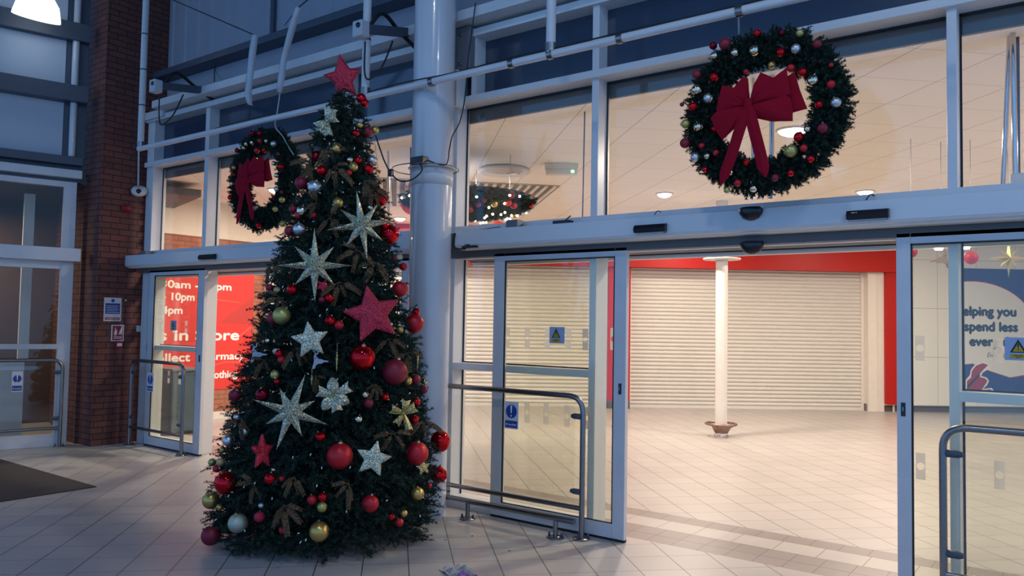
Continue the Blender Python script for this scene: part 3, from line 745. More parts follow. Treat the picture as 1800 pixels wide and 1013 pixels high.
# conduit and dome camera on the pier
q = onx(243, 337, -9.80)
cable('conduit', [onx(244, 256, -9.82), onx(243, 326, -9.82)], .012, 'white_beam', 'thin white conduit above the dome camera', 'pipe')
t = empty('dome_camera', q); tag(t, 'small white dome security camera on the brick pier', 'camera')
axm = Matrix.Rotation(R(25), 3, 'Y') @ Matrix.Rotation(R(18), 3, 'X')
q = Vector((-9.77, q.y, q.z))
MB().lathe([(0, .06), (.07, .055), (.10, .02), (.10, -.005), (.085, -.035), (.05, -.055), (0, -.062)], 28, q, axm).build('housing', M['white_in'], t)
MB().lathe([(0, -.036), (.022, -.030), (.034, -.012), (.036, 0), (.034, .012), (.022, .030), (0, .036)], 20, q + Vector((.060, -.040, -.012)), Matrix.Diagonal((1, 1, 1)).to_3x3()).build('lens', M['black'], t)
# red sounder
q = onx(221, 367, -9.85); t = empty('alarm_sounder', q); tag(t, 'small red fire alarm sounder on the brick pier', 'alarm')
ay = Matrix.Rotation(R(90), 3, 'Y')
MB().lathe([(0, 0), (.05, 0), (.05, .02), (.036, .03), (.034, .075), (.026, .09), (0, .092)], 24, q, ay).build('body', M['sign_red'], t)
MB().lathe([(.052, 0), (.056, 0), (.056, .012), (.052, .014)], 24, q, ay).build('base_ring', M['sign_red'], t)
# small white button
q = onx(221, 528, -9.85); o = MB().lathe([(0, 0), (.012, 0), (.01, .008), (0, .01)], 14, q, ay).build('button', M['white_in']); tag(o, 'tiny round white button right of the blue notice', 'button')
q = onx(243, 578, -9.85); o = MB().box(-9.85, -9.80, q.y - .03, q.y + .03, q.z - .04, q.z + .04).build('switch_box', M['white_in'], bevel=.005); tag(o, 'small white switch box at the edge of the pier beside the left door', 'box')

# notices on the pier
def board(name, lab, cat, fr, a0, a1, z0, z1, m_):
    c_ = fr[0] + fr[1] * (a0 + a1) / 2 + fr[2] * z0
    t = empty(name, c_); tag(t, lab, cat)
    MB().prism([(a0, z0), (a1, z0), (a1, z1), (a0, z1)], .002, .006, fr).build('board', M[m_], t)
    return t
def rect(a0, a1, z0, z1): return [(a0, z0), (a1, z0), (a1, z1), (a0, z1)]
a0, z1 = infr(BP, onx(183, 523, -9.85)); a1, z0 = infr(BP, onx(212, 565, -9.85))
t = board('notice', 'blue and white safety notice on the brick pier, above the red one', 'sign', BP, a0, a1, z0, z1, 'sticker_white')
h = z1 - z0; w_ = a1 - a0; f1 = shift(BP, .0065); f2 = shift(BP, .0085)
MB().prism(rect(a0+.08*w_, a1-.08*w_, z0+.31*h, z1-.24*h), 0, .001, f1).build('blue_field', M['sign_blue'], t)
MB().prism(disc(((a0+a1)/2, z1-.125*h), .075*h, 20), 0, .001, f1).build('round_symbol', M['sign_blue'], t)
MB().prism(rect(a0+.08*w_, a1-.08*w_, z0+.05*h, z0+.16*h), 0, .001, f1).build('red_strip', M['sign_red'], t)
ln = MB()
for k in range(5): ln.prism(rect(a0+.14*w_, a1-(.14 + .1*(k % 2))*w_, z0+(.36+.07*k)*h, z0+(.375+.07*k)*h), 0, .001, f2)
for k in range(2): ln.prism(rect(a0+.14*w_, a1-.14*w_, z0+(.08+.035*k)*h, z0+(.09+.035*k)*h), 0, .001, f2)
ln.build('text_lines', M['letter'], t)
a0, z1 = infr(BP, onx(195.5, 571, -9.85)); a1, z0 = infr(BP, onx(217, 600, -9.85))
t = board('fire_notice', 'red and white fire call point notice on the brick pier', 'sign', BP, a0, a1, z0, z1, 'sticker_white')
h = z1 - z0; w_ = a1 - a0
MB().prism(rect(a0+.1*w_, a1-.1*w_, z0+.07*h, z1-.07*h), 0, .001, f1).build('red_field', M['sign_red'], t)
hd = MB().prism([(a0+(.2+.22*x_)*w_, z0+(.36+.42*y_)*h) for x_, y_ in ((.2,0),(.9,0),(1.15,.35),(1.1,.8),(.85,.75),(.8,.5),(.6,1.1),(.4,1.1),(.35,.5),(.05,.6))], 0, .001, f2)
hd.build('hand_symbol', M['letter'], t)
fl = MB()
for k in range(3): fl.prism([(a0+(.56+.1*k)*w_, z0+(.40+.02*k)*h), (a0+(.62+.1*k)*w_, z0+(.40)*h), (a0+(.74+.06*k)*w_, z0+(.62+.12*k)*h), (a0+(.66+.06*k)*w_, z0+(.66+.12*k)*h)], 0, .001, f2)
fl.build('flame_symbol', M['letter'], t)
ln = MB()
for k in range(2): ln.prism(rect(a0+.2*w_, a1-.2*w_, z0+(.16+.09*k)*h, z0+(.20+.09*k)*h), 0, .001, f2)
ln.build('text_lines', M['letter'], t)
q = onx(207, 606, -9.85); t = empty('call_point', q); tag(t, 'red break-glass call point under the fire notice', 'alarm')
MB().box(-9.85, -9.805, q.y - .045, q.y + .045, q.z - .045, q.z + .045).build('case', M['sign_red'], t, .006)
MB().box(-9.806, -9.802, q.y - .03, q.y + .03, q.z - .018, q.z + .018).build('glass_plate', M['letter'], t)

# ------------------------------------------------------------------ sensors on the housings
def sensor_bar(px0, px1, py, lab, logo=False, d=.14):
    x0 = ony(px0, py, -d).x; x1 = ony(px1, py, -d).x; z = 2.292
    t = empty('motion_sensor', ((x0+x1)/2, -d, z)); tag(t, lab, 'sensor', 'black bar sensors on the door housings')
    pr = [(-d, 2.318), (-d - .035, 2.312), (-d - .05, 2.285), (-d - .04, 2.258), (-d, 2.262)]
    MB().prism(pr, x0, x1, (O, Y, Z, X)).build('case', M['black'], t, .004)
    MB().prism([(-d, 2.257), (-d - .036, 2.256), (-d - .036, 2.25), (-d, 2.25)], x0 + .01, x1 - .01, (O, Y, Z, X)).build('window_strip', M['steel'], t)
    if logo: text_mesh('BEA', .022, t, M['letter'], (Vector((x0 + .03, -d - .0435, 2.285)), X, Z, -Y), bold=.0005, th=.001)
sensor_bar(1118, 1173, 404, 'black bar sensor on the main housing, left of the dome-shaped one')
sensor_bar(1490, 1564, 380, 'black bar sensor with a white maker mark, rightmost on the main housing', True)
sensor_bar(354, 381, 450, 'black bar sensor over the left entrance')
def half_dome(px, py, y, s, lab, name='motion_sensor'):
    q = ony(px, py, y); t = empty(name, q); tag(t, lab, 'sensor')
    pr = [(.0, .045), (.075, .045), (.085, .03), (.078, 0), (.055, -.03), (.02, -.045), (0, -.046)]
    m3 = Matrix.Diagonal((1, .6, 1)).to_3x3()
    MB().lathe([(a*s, b*s) for a, b in pr], 28, q, m3).build('case', M['black'], t)
    MB().box(q.x - .01*s, q.x + .02*s, q.y - .0465*s, q.y - .043*s, q.z + .012*s, q.z + .016*s).build('indicator', M['steel'], t)
half_dome(1320, 376, -.155, .95, 'black half-dome sensor on the main door housing')
MB_ = MB().box(ony(1288,395,-.14).x, ony(1353,395,-.14).x, -.143, -.139, 2.262, 2.315).build('cover_plate', M['white']); tag(MB_, 'small flush cover plate below the half-dome sensor', 'plate')
half_dome(1322, 436, -.03, .95, 'black half-dome sensor under the door head in the open doorway')
# boxes on top of the housing
q = ony(902, 392, -.10); o = MB().box(q.x - .06, q.x + .055, -.12, -.03, 2.372, 2.435).build('junction_box', M['grey_box'], bevel=.005); tag(o, 'grey junction box on top of the main door housing', 'box')
q = ony(985, 388, -.10); t = empty('junction_box', q); tag(t, 'flat black box with a stub aerial on top of the main door housing', 'box')
MB().box(q.x - .06, q.x + .09, -.12, -.05, 2.372, 2.40).build('case', M['black'], t, .003)
MB().tube([(q.x + .03, -.08, 2.40), (q.x + .08, -.08, 2.435)], .005, 8).build('aerial', M['black'], t)
q = ony(257, 434, -.1); o = MB().box(q.x - .10, q.x + .02, -.12, -.02, 2.372, 2.42).build('junction_box', M['grey_box'], bevel=.005); tag(o, 'small grey box on top of the left door housing by the pier', 'box')
cable('cable', smooth([ony(800, 410, -.15), ony(797, 430, -.15), ony(802, 437, -.15), ony(818, 438, -.15)]), .007, 'cable', 'black cable curling round the left end of the main housing')
o = MB().box(ony(813, 434, -.15).x, ony(838, 434, -.15).x, -.16, -.13, 2.222, 2.238).build('sensor_foot', M['black']); tag(o, 'thin black sensor under the left end of the main housing', 'sensor')
text_mesh('besam', .022, o, M['ink'], (Vector((ony(817, 430, -.141).x, -.1415, 2.243)), X, Z, -Y), bold=.001, th=.001)
cable('cable', smooth([ony(880, 399, -.05), ony(850, 403, -.06), ony(830, 406, -.08), ony(808, 407, -.1)]), .003, 'cable', 'thin black wire on the left end of the main housing top')
cable('cable', smooth([ony(1150, 378, -.05), ony(1156, 371, -.05), ony(1162, 373, -.05)]), .003, 'cable', 'tiny black wire loop on the main housing above the left sensor')
cable('cable', smooth([ony(1522, 352, -.05), ony(1530, 342, -.05), ony(1537, 345, -.05)]), .004, 'cable', 'tiny black wire loop on the main housing above the right sensor')

# ------------------------------------------------------------------ steel barriers
def keep_clear(fr, a0, a1, z0, z1, lab):
    t = board('keep_clear_sign', lab, 'sign', fr, a0, a1, z0, z1, 'sticker_white'); cx = (a0 + a1) / 2; w_ = a1 - a0; h = z1 - z0
    f1, f2 = shift(fr, .0065), shift(fr, .008)
    MB().prism(disc((cx, z1 - .36*h), .40*w_), 0, .001, f1).build('blue_disc', M['sign_blue'], t)
    MB().prism([(cx-.03*w_, z1-.43*h), (cx+.03*w_, z1-.43*h), (cx+.07*w_, z1-.14*h), (cx-.07*w_, z1-.14*h)], 0, .001, f2).prism(disc((cx, z1 - .52*h), .055*w_, 14), 0, .001, f2).build('exclamation_mark', M['letter'], t)
    MB().prism(rect(a0+.06*w_, a1-.06*w_, z0+.05*h, z0+.30*h), 0, .001, f1).build('blue_plate', M['sign_blue'], t)
    text_mesh('Keep clear', .17*w_, t, M['letter'], (f2[0] + f2[1]*cx + f2[2]*(z0+.13*h), f2[1], f2[2], f2[3]), align='CENTER', bold=.0008, th=.0005)
def barrier(fr, a0, a1, lab, bumper=None, clamp=.07, right_only=False):
    """hoop of steel tube with a glass infill, standing on its two legs"""
    P = lambda a, z, d=0: fr[0] + fr[1]*a + fr[2]*z + fr[3]*d
    t = empty('steel_barrier', P((a0+a1)/2, 0)); tag(t, lab, 'barrier', 'tubular steel barriers with glass')
    MB().tube(bent([P(a0, 0), P(a0, 1.055), P(a1, 1.055), P(a1, 0)], .13, 8), .021, 16).build('hoop', M['steel'], t)
    MB().tube([P(a0, .225), P(a1, .225)], .019, 14).build('lower_rail', M['steel'], t)
    MB().fbox(fr, a0 + .07, a1 - .07, .26, .985, -.004, .004).build('glass_panel', M['pane'], t)
    for a, sg in ((a0, 1), (a1, -1)):
        for z in (.905, .345):
            MB().tube([P(a, z), P(a + sg*.02, z), P(a + sg*.075, z), P(a + sg*.10, z)], [.012, .022, .022, .014], 12).build('clamp', M['dark_steel'], t)
    for a in (a0, a1):
        pl = MB().lathe([(0, 0), (.065, 0), (.065, .008), (0, .01)], 20, P(a, 0)).build('base_plate', M['steel'], t)
        for k in range(3):
            an = 2.1 * k + .5; MB().lathe([(0, .008), (.009, .008), (.009, .03), (.005, .04), (0, .042)], 8, P(a, 0) + Vector((.048*math.cos(an), .048*math.sin(an), 0))).build('bolt', M['dark_steel'], pl)
    return t
def bumper(fr, a0, a1, posts, lab):
    P = lambda a, z, d=0: fr[0] + fr[1]*a + fr[2]*z + fr[3]*d
    t = empty('bumper_rail', P((a0+a1)/2, 0)); tag(t, lab, 'rail')
    MB().tube([P(a0 - .25, .10, -.12), P(a0, .145), P(a1, .145)], .022, 14).build('rail', M['steel'], t)
    for a in posts:
        MB().tube([P(a, 0), P(a, .14)], .018, 12).build('post', M['steel'], t)
        pl = MB().lathe([(0, 0), (.065, 0), (.065, .008), (0, .01)], 20, P(a, 0)).build('base_plate', M['steel'], t)
        for k in range(2):
            an = PI * k + .3; MB().lathe([(0, .008), (.009, .008), (.009, .03), (.005, .04), (0, .042)], 8, P(a, 0) + Vector((.048*math.cos(an), .048*math.sin(an), 0))).build('bolt', M['dark_steel'], pl)
BF = shift(FACE, .10)
barrier(BF, -4.62, -3.062, 'steel hoop barrier with glass and a keep clear sign, in front of the main doors')
bumper(shift(FACE, .19), -4.26, -3.07, (-4.09, -3.235), 'low steel bumper rail on two short posts in front of the middle barrier')
keep_clear(shift(BF, .0045), -3.79, -3.655, .755, .972, 'blue and white keep clear sign on the glass of the middle barrier')
barrier(BF, -.68, .75, 'steel hoop barrier at the bottom right corner in front of the right leaf')
barrier(BF, -9.66, -8.475, 'small steel hoop barrier in front of the left doors beside the pier')
keep_clear(shift(BF, .0045), -9.26, -9.12, .69, .92, 'narrow blue keep clear sign on the glass of the barrier beside the pier')
LB = shift(LW, .08)
barrier(LB, -2.0, .60, 'steel hoop barrier in front of the dark shopfront at the left edge')
a_, z_ = onfr(LB, 30, 671)
keep_clear(shift(LB, .0045), a_ - .055, a_ + .055, z_ - .12, z_ + .12, 'blue and white keep clear sign on the barrier at the left edge')

# ------------------------------------------------------------------ red poster inside
ya, yb = .33, 2.72
t = empty('wall_poster', (-11.19, (ya + yb)/2, .46)); tag(t, 'large red opening hours poster with white lettering on the inner brick wall', 'poster')
MB().prism(rect(ya, yb, .46, 2.60), .001, .006, PW).build('sheet', M['red_poster'], t)
f1 = shift(PW, .0065); f2 = shift(PW, .0085)
acc = mat('poster_pink_line', (.66, .12, .09), .5)
MB().prism([(1.2, 1.98), (2.45, 1.86), (2.45, 1.85), (1.2, 1.965)], 0, .001, f1).prism([(2.45, 1.30), (2.68, 1.47), (2.69, 1.455), (2.46, 1.285)], 0, .001, f1).prism([(1.8, .78), (2.2, .90), (2.7, .88), (2.7, .865), (2.2, .885), (1.8, .765)], 0, .001, f1).build('swoosh_lines', acc, t)
MB().prism([(2.1, 1.52), (2.72, 1.52), (2.72, 1.96)], 0, .0008, f1).build('dark_wedge', mat('poster_dark_red', (.45, .035, .03), .5), t)  # darker red triangle at the right of the sheet
def twidth(txt):
    c_ = bpy.data.curves.new('t', 'FONT'); c_.body = txt; t_ = bpy.data.objects.new('t', c_); col.objects.link(t_); bpy.context.view_layer.update()
    w_ = t_.dimensions.x; bpy.data.objects.remove(t_); return w_
def ptext(txt, vis, pxl, pxr, pyb, hcap):
    """vis is the stretch of the line that can be seen between pxl and pxr"""
    a, z = infr(PW, onx(pxr, pyb, -11.2)); a0_, _ = infr(PW, onx(pxl, pyb, -11.2)); s_ = hcap / .70
    xs = (a - a0_) / (twidth(vis) * s_)
    text_mesh(txt, s_, t, M['letter'], (f2[0] + f2[1]*a + f2[2]*z, f2[1], f2[2], f2[3]), align='RIGHT', xs=xs, th=.001, heavy=hcap*.05)
ptext('8:30am - 10pm', '30am - 10pm', 284, 407, 511, .112)
ptext('am - 10pm', '- 10pm', 287, 342, 529, .112)
ptext('- 4pm', '4pm', 285, 321, 552, .112)
ptext('vices in Store', 's in Store', 281, 420, 597.5, .160)
ptext('Collect', 'llect', 290, 333, 635, .125)
ptext('Pharmacy', 'Pharmacy', 349, 428.5, 631, .112)
ptext('Processing', 'cessing', 278, 345, 664, .108)
ptext('Clothing', 'Clothing', 361, 416, 663, .115)

# bin behind the left leaf
q = onz(301, 762, 0); t = empty('litter_bin', (-10.15, .95, 0)); tag(t, 'tall grey-blue bin inside behind the left sliding leaf', 'bin')
MB().box(-10.42, -9.95, .62, 1.02, .03, .86).build('body', M['bin'], t, .03)
MB().box(-10.44, -9.93, .60, 1.04, .86, .90).build('lid', M['grey_box'], t, .01)
MB().box(-10.40, -9.97, .64, 1.0, 0, .03).build('plinth', M['black'], t)

# ------------------------------------------------------------------ blue poster on the far right wall
PB = shift(FW, .021); s0, s1, zb, zt = 6.30, 8.55, .30, 2.83
t = empty('wall_poster', PB[0] + PB[1]*(s0+s1)/2 + Z*zb); tag(t, 'big blue and white slogan poster on the white wall at the right edge', 'poster')
MB().prism(rect(s0, s1, zb, zt), .001, .006, PB).build('sheet', M['poster_blue'], t)
f1, f2, f3, f4 = shift(PB, .0065), shift(PB, .0085), shift(PB, .0105), shift(PB, .0125)
cx_, cz_ = 6.72, 1.62
def blob(k):
    pts = []
    for i in range(49):
        an = PI * i / 48; pts.append((cx_ + 1.28*k*math.cos(an), cz_ + .95*k*math.sin(an)))
    low = [(-1.28, -.2), (-.9, -.62), (-.35, -.70), (0.0, -.66), (.35, -.80), (.75, -.92), (1.1, -.86), (1.25, -.4)]
    pts += [(cx_ + a*k, cz_ + b*k) for a, b in low]
    return [(max(a, s0), b) for a, b in pts]
MB().prism(blob(1.02), 0, .001, f1).build('red_outline', M['sign_red'], t)
MB().prism(blob(1.0), 0, .001, f2).build('white_bubble', M['poster_white'], t)
def btext(txt, pxr, pyb, hx, xs=1.0, shear=0.0, bold=.006, heavy=.015):
    a, z = onfr(PB, pxr, pyb)
    text_mesh(txt, hx, t, M['ink'], (f3[0] + f3[1]*a + f3[2]*z, f3[1], f3[2], f3[3]), align='RIGHT', xs=xs, shear=shear, th=.001, heavy=heavy)
btext('Helping you', 1786.5, 556, .25, 1.06)
btext('spend less', 1789, 583, .25, 1.06)
btext('every day', 1793, 609, .25, 1.06)
btext('Every little helps', 1798, 629, .13, .85, .35, 0, 0)
def loc2(px, py): return onfr(PB, px, py)
wh_ = [(1697,690),(1697,668),(1704,660),(1706,650),(1714,640),(1727,636),(1739,641),(1739,648),(1727,655),(1724,661),(1734,664),(1738,670),(1734,678),(1727,684),(1742,682),(1751,691)]
MB().prism([loc2(*p) for p in wh_][::-1], 0, .001, f3).build('white_shape', M['letter'], t)
rd_ = [(1699,689),(1699,670),(1706,664),(1708,652),(1715,643),(1727,638.5),(1736,642),(1727,651),(1722,657),(1722,663),(1731,665.5),(1735,670),(1730,678),(1724,687),(1740,684.5),(1746,690)]
MB().prism([loc2(*p) for p in rd_][::-1], 0, .001, f4).build('red_shape', M['sign_red'], t)
MB().prism([loc2(*p) for p in [(1699,679),(1718,659),(1722,660),(1700,684)]][::-1], .001, .002, f4).build('dark_stripe', M['ink'], t)

# ------------------------------------------------------------------ ceiling fittings inside
def downlight(px, py, lab, r=.10, pw=1.0, pos=None):
    q = pos if pos is not None else onz(px, py, CEIL)
    t = empty('downlight', (q.x, q.y, CEIL)); tag(t, lab, 'light', 'round ceiling downlights')
    MB().lathe([(r, -.002), (r + .022, -.002), (r + .024, -.008), (r + .005, -.018), (r, -.016)], 32, (q.x, q.y, CEIL)).build('rim', M['white_in'], t)
    MB().lathe([(0, -.06), (r*.5, -.055), (r*.85, -.035), (r, -.012), (r, -.004), (0, -.004)], 28, (q.x, q.y, CEIL)).build('diffuser', M['light'], t)
    a = area('downlight_lamp', (0, 0, -.075), DL_POWER * pw, r * 2, WARM); a.parent = t
downlight(1168, 340, 'round bright ceiling downlight between the wreath and the middle mullion')
downlight(1393, 228, 'round ceiling downlight seen through the right wreath', .13)
downlight(703, 383, 'round ceiling downlight between the tree and the round column')
downlight(790, 300, 'round ceiling downlight in the gap right of the round column')
downlight(0, 0, 'added fill downlight above the wide shutter', pw=.4, pos=Vector((-2.6, 9.2, CEIL)))  # from here on, extra downlights added to brighten the hall and its ceiling
downlight(0, 0, 'added fill downlight near the blue poster', pw=.55, pos=Vector((-.2, 8.4, CEIL)))
downlight(0, 0, 'added fill downlight inside above the right doors', pw=1.35, pos=Vector((1.6, 3.0, CEIL)))
downlight(0, 0, 'added fill downlight in front of the red poster', pos=Vector((-9.3, 1.7, CEIL)))
downlight(0, 0, 'added fill downlight in the middle of the hall', pw=.8, pos=Vector((-2.4, 6.0, CEIL)))
downlight(0, 0, 'added fill downlight at the far right corner', pw=.7, pos=Vector((2.6, 8.0, CEIL)))
downlight(0, 0, 'added fill downlight near the red pillar', pw=.4, pos=Vector((-5.6, 7.9, CEIL)))
# round air diffuser
q = onz(886, 297, CEIL); t = empty('air_diffuser', q); tag(t, 'large round white ceiling air diffuser right of the column', 'vent')
MB().lathe([(.22, -.001), (.29, -.001), (.315, -.03), (.305, -.05), (.27, -.045), (.22, -.01)], 40, q).build('rim', M['white_in'], t)
MB().lathe([(0, -.012), (.16, -.018), (.24, -.02), (.24, -.002), (0, -.002)], 40, q).build('dish', mat('beige_dish', (.42, .36, .30), .6), t)
MB().box(q.x - .06, q.x + .06, q.y + .14, q.y + .25, CEIL - .035, CEIL - .006).build('catch', M['white_in'], t)
# emergency light
q = onz(987, 288, CEIL); t = empty('emergency_light', q); tag(t, 'long white emergency light box on the ceiling with a green indicator', 'light')
du = Vector((.80, .60, 0)); dv = Vector((-.6, .8, 0)); EF = (Vector((q.x, q.y, CEIL - .13)), du, dv, Z)
MB().fbox(EF, -.19, .19, -.05, .05, .06, .13).build('base', M['cream'], t, .006)
MB().fbox(EF, -.18, .18, -.055, .055, 0, .062).build('diffuser', M['white_in'], t, .012)
MB().fbox(EF, .11, .14, -.062, -.05, .02, .045).build('green_indicator', emis('green_led', (.1, 1, .3), 6), t)
# linear grille
c8 = math.sqrt(.5)
def uvp(u, v): return Vector(((u - v) * c8, (u + v) * c8, 0))
t = empty('ceiling_grille', uvp(-2.2, 8.0) + Z * CEIL); tag(t, 'large slatted white ceiling grille above the hanging garland', 'vent')
c1 = onz(985, 326, CEIL); c2 = onz(925, 371, CEIL)
cu, cvv = (c1.x + c1.y) * c8, (c1.y - c1.x) * c8
cv2 = (c2.y - c2.x) * c8
GF = (Vector((0, 0, CEIL)), Vector((c8, c8, 0)), Vector((-c8, c8, 0)), -Z)
MB().fbox(GF, cu - 3.2, cu, cvv, cv2, .001, .004).build('backing', mat('dark_grille_void', (.10, .085, .07), .8), t)
sl = MB(); u_ = cu - 3.2
while u_ < cu: sl.fbox(GF, u_, u_ + .045, cvv, cv2, .004, .03); u_ += .115
sl.build('slats', M['cream'], t)
v_ = cvv; cb = MB()
while v_ < cv2: cb.fbox(GF, cu - 3.2, cu, v_, v_ + .008, .004, .012); v_ += .09
cb.build('cross_wires', M['cream'], t)
# thin rods and steel tubes hanging just behind the glass
def rod(px, py0, py1, y, r, m_, lab, px1=None):
    a = ony(px, py0, y); b = ony(px1 if px1 else px, py1, y)
    if abs(a.z - CEIL) < .5 or y == .5: a = Vector((a.x, a.y, CEIL))
    o = MB().tube([a, b], r, 10).build('hanging_rod', M[m_]); tag(o, lab, 'rod'); return o
rod(1028, 187, 383, .6, .006, 'dark_steel', 'thin dark rod behind the glass left of the middle mullion', 1024)
rod(683, 247, 405, .8, .014, 'white_in', 'pale steel tube behind the glass left of the round column', 683)
rod(722, 260, 402, .8, .009, 'dark_steel', 'thin dark rod behind the glass beside the round column', 722)
rod(1780, 50, 312, .5, .016, 'chrome', 'tall chrome tube at the right edge behind the glass', 1785)
rod(1775, 66, 325, .55, .015, 'chrome', 'chrome tube leaning left at the right edge behind the glass', 1763)
rod(1789, 75, 312, .6, .010, 'dark_steel', 'thin dark rod at the right edge behind the glass', 1791)
rod(1324, 235, 352, .5, .012, 'chrome', 'left chrome tube seen through the hole of the right wreath', 1322)
rod(1357, 225, 350, .5, .018, 'chrome', 'right chrome tube seen through the hole of the right wreath', 1356)
q = ony(1790, 314, .5); o = MB().box(q.x - .04, q.x + .10, .44, .58, q.z - .05, q.z + .025).build('gear_box', M['white_beam'], bevel=.012); tag(o, 'pale housing at the foot of the chrome tubes at the right edge', 'box')

for px_, lab in ((1650, 'small bright spotlight under the door head behind the right leaf, left one'), (1697, 'small bright spotlight under the door head behind the right leaf, right one')):
    q = ony(px_, 419, .33); o = MB().lathe([(0, 2.098), (.022, 2.10), (.026, 2.112), (0, 2.112)], 16, (q.x, .33, 0)).build('spotlight', M['light']); tag(o, lab, 'light', 'small spotlights')

# ------------------------------------------------------------------ foliage maker
def needles(base, dirs, lens, per, nl, nw, out=None):
    """needle tufts along twigs, returns vertex array of loose triangles"""
    N = len(base); K = per
    t = rng.uniform(.05, 1.0, (N, K, 1)); base = base[:, None, :]; d = dirs[:, None, :]
    p = base + d * lens[:, None, None] * t
    a = rng.normal(size=(N, K, 3)); perp = a - d * (a * d).sum(-1, keepdims=True); perp /= np.linalg.norm(perp, axis=-1, keepdims=True)
    nd = d * .75 + perp * .8; nd /= np.linalg.norm(nd, axis=-1, keepdims=True)
    side = np.cross(nd, rng.normal(size=(N, K, 3))); side /= np.linalg.norm(side, axis=-1, keepdims=True)
    L = nl * rng.uniform(.7, 1.2, (N, K, 1)) * (1.05 - .45 * t)
    tri = np.stack([p + side * nw, p - side * nw, p + nd * L], 2).reshape(-1, 3)
    # twig stems as slim triangles
    s2 = np.cross(dirs, rng.normal(size=dirs.shape)); s2 /= np.linalg.norm(s2, axis=-1, keepdims=True)
    b = base[:, 0, :]
    st = np.stack([b + s2 * .004, b - s2 * .004, b + dirs * (lens[:, None] * 1.02)], 1).reshape(-1, 3)
    return np.concatenate([tri, st])
def tri_obj(name, verts, m, parent):
    me = bpy.data.meshes.new(name); n = len(verts); f = n // 3
    me.vertices.add(n); me.vertices.foreach_set('co', verts.astype(np.float32).ravel())
    me.loops.add(n); me.loops.foreach_set('vertex_index', np.arange(n, dtype=np.int32))
    me.polygons.add(f); me.polygons.foreach_set('loop_start', np.arange(0, n, 3, dtype=np.int32)); me.polygons.foreach_set('loop_total', np.full(f, 3, dtype=np.int32))
    me.update(calc_edges=True); me.materials.append(m)
    o = bpy.data.objects.new(name, me); col.objects.link(o); o.parent = parent
    return o
def norm(v): return v / np.linalg.norm(v, axis=-1, keepdims=True)

# ------------------------------------------------------------------ the Christmas tree
TY = -1.17
PROF = [(0, .80), (.08, .87), (.2, .87), (.4, .86), (.6, .835), (.8, .78), (1.0, .745), (1.2, .71), (1.45, .64), (1.65, .585), (1.87, .53), (2.05, .475), (2.2, .44), (2.4, .40), (2.6, .345), (2.75, .28), (2.92, .225), (3.05, .205), (3.19, .17), (3.26, .13), (3.36, .03)]
def rad(z): return float(np.interp(z, [a for a, b in PROF], [b for a, b in PROF]))
def axis(z): return Vector((-4.665 + .066 * z / 3.4, TY, z))
t = TREE = empty('christmas_tree', (-4.665, TY, 0)); tag(t, 'tall dark green artificial Christmas tree loaded with red, gold and silver ornaments', 'tree')
bs, ds, ls = [], [], []; brv = MB()
def twig(b, d, l):
    e_ = b + d * (l + .03)
    for q_ in (b, e_):
        if math.hypot(q_[0] + TREE.location.x - CX, q_[1] + TY - CY) < .19: return
    bs.append(b); ds.append(d); ls.append(l)
nb = 0
for z in np.arange(.10, 3.30, .055):
    r = rad(z); n = max(5, int(2 * PI * r / .135)); ph = rng.uniform(0, 6.28)
    for k in range(n):
        an = ph + 2 * PI * (k + rng.uniform(-.3, .3)) / n; zz_ = z + rng.uniform(-.03, .03)
        rr = rad(max(zz_, 0)) * rng.uniform(.80, .97) if r > .2 else rad(zz_) * rng.uniform(.8, 1.0)
        droop = rng.uniform(-.22, .10) * rr
        e = np.array([math.cos(an), math.sin(an), 0.0]); root = np.array([axis(zz_).x - TREE.location.x, 0, zz_])
        tip = root + e * rr + np.array([0, 0, droop]); tip[2] = max(tip[2], .03)
        st = root + e * rr * .12 + np.array([0, 0, .04])
        if nb % 2 == 0: brv.tube([st + np.array([TREE.location.x, TY, 0]), (st + tip) / 2 + np.array([TREE.location.x, TY, .02]), tip * 1.0 + np.array([TREE.location.x, TY, 0])], [.006, .005, .003], 5, False)
        nb += 1
        bd = norm(tip - st); Lb = np.linalg.norm(tip - st); nt = max(5, int(Lb / .048))
        for j in range(nt):
            s = 1 - (j / nt) ** 1.15 * .82
            p_ = st + (tip - st) * s
            sd = norm(np.cross(bd, [0, 0, 1.0])) * (1 if j % 2 else -1)
            dd = norm(bd * (.6 if j else .9) + sd * rng.uniform(.2, .95) * (1 if j else .3) + np.array([0, 0, rng.uniform(-.6, .55)]) + rng.normal(size=3) * .25)
            ln_ = min(.125, .05 + rr * .16) * rng.uniform(.7, 1.15)
            if p_[2] + dd[2] * ln_ < .02: dd[2] = abs(dd[2]) * .2; dd = norm(dd)
            twig(p_ - dd * ln_ * .35, dd, ln_)
for k in range(2600):    # loose outer shell, tips pointing every way
    z = rng.uniform(.05, 3.22) if k % 3 else rng.uniform(.05, 1.4); r = rad(z)
    if rng.uniform() > .25 + r: continue
    an = rng.uniform(0, 2*PI); e = np.array([math.cos(an), math.sin(an), 0]); b0 = np.array([axis(z).x - TREE.location.x, 0, z]) + e * r * rng.uniform(.70, .90)
    d = norm(e * rng.uniform(.1, 1.1) + rng.normal(size=3) * .6 + np.array([0, 0, rng.uniform(-.5, .5)]))
    l_ = min(.10, .04 + r * .12)
    if b0[2] + d[2] * l_ < .02: d[2] = .05; d = norm(d)
    twig(b0, d, l_)
for k in range(1500):    # dense inner growth round the trunk
    z = rng.uniform(.12, 3.1); r = rad(z); an = rng.uniform(0, 2*PI); e = np.array([math.cos(an), math.sin(an), 0])
    twig(np.array([axis(z).x - TREE.location.x, 0, z]) + e * r * rng.uniform(.25, .65), norm(rng.normal(size=3)), .12)
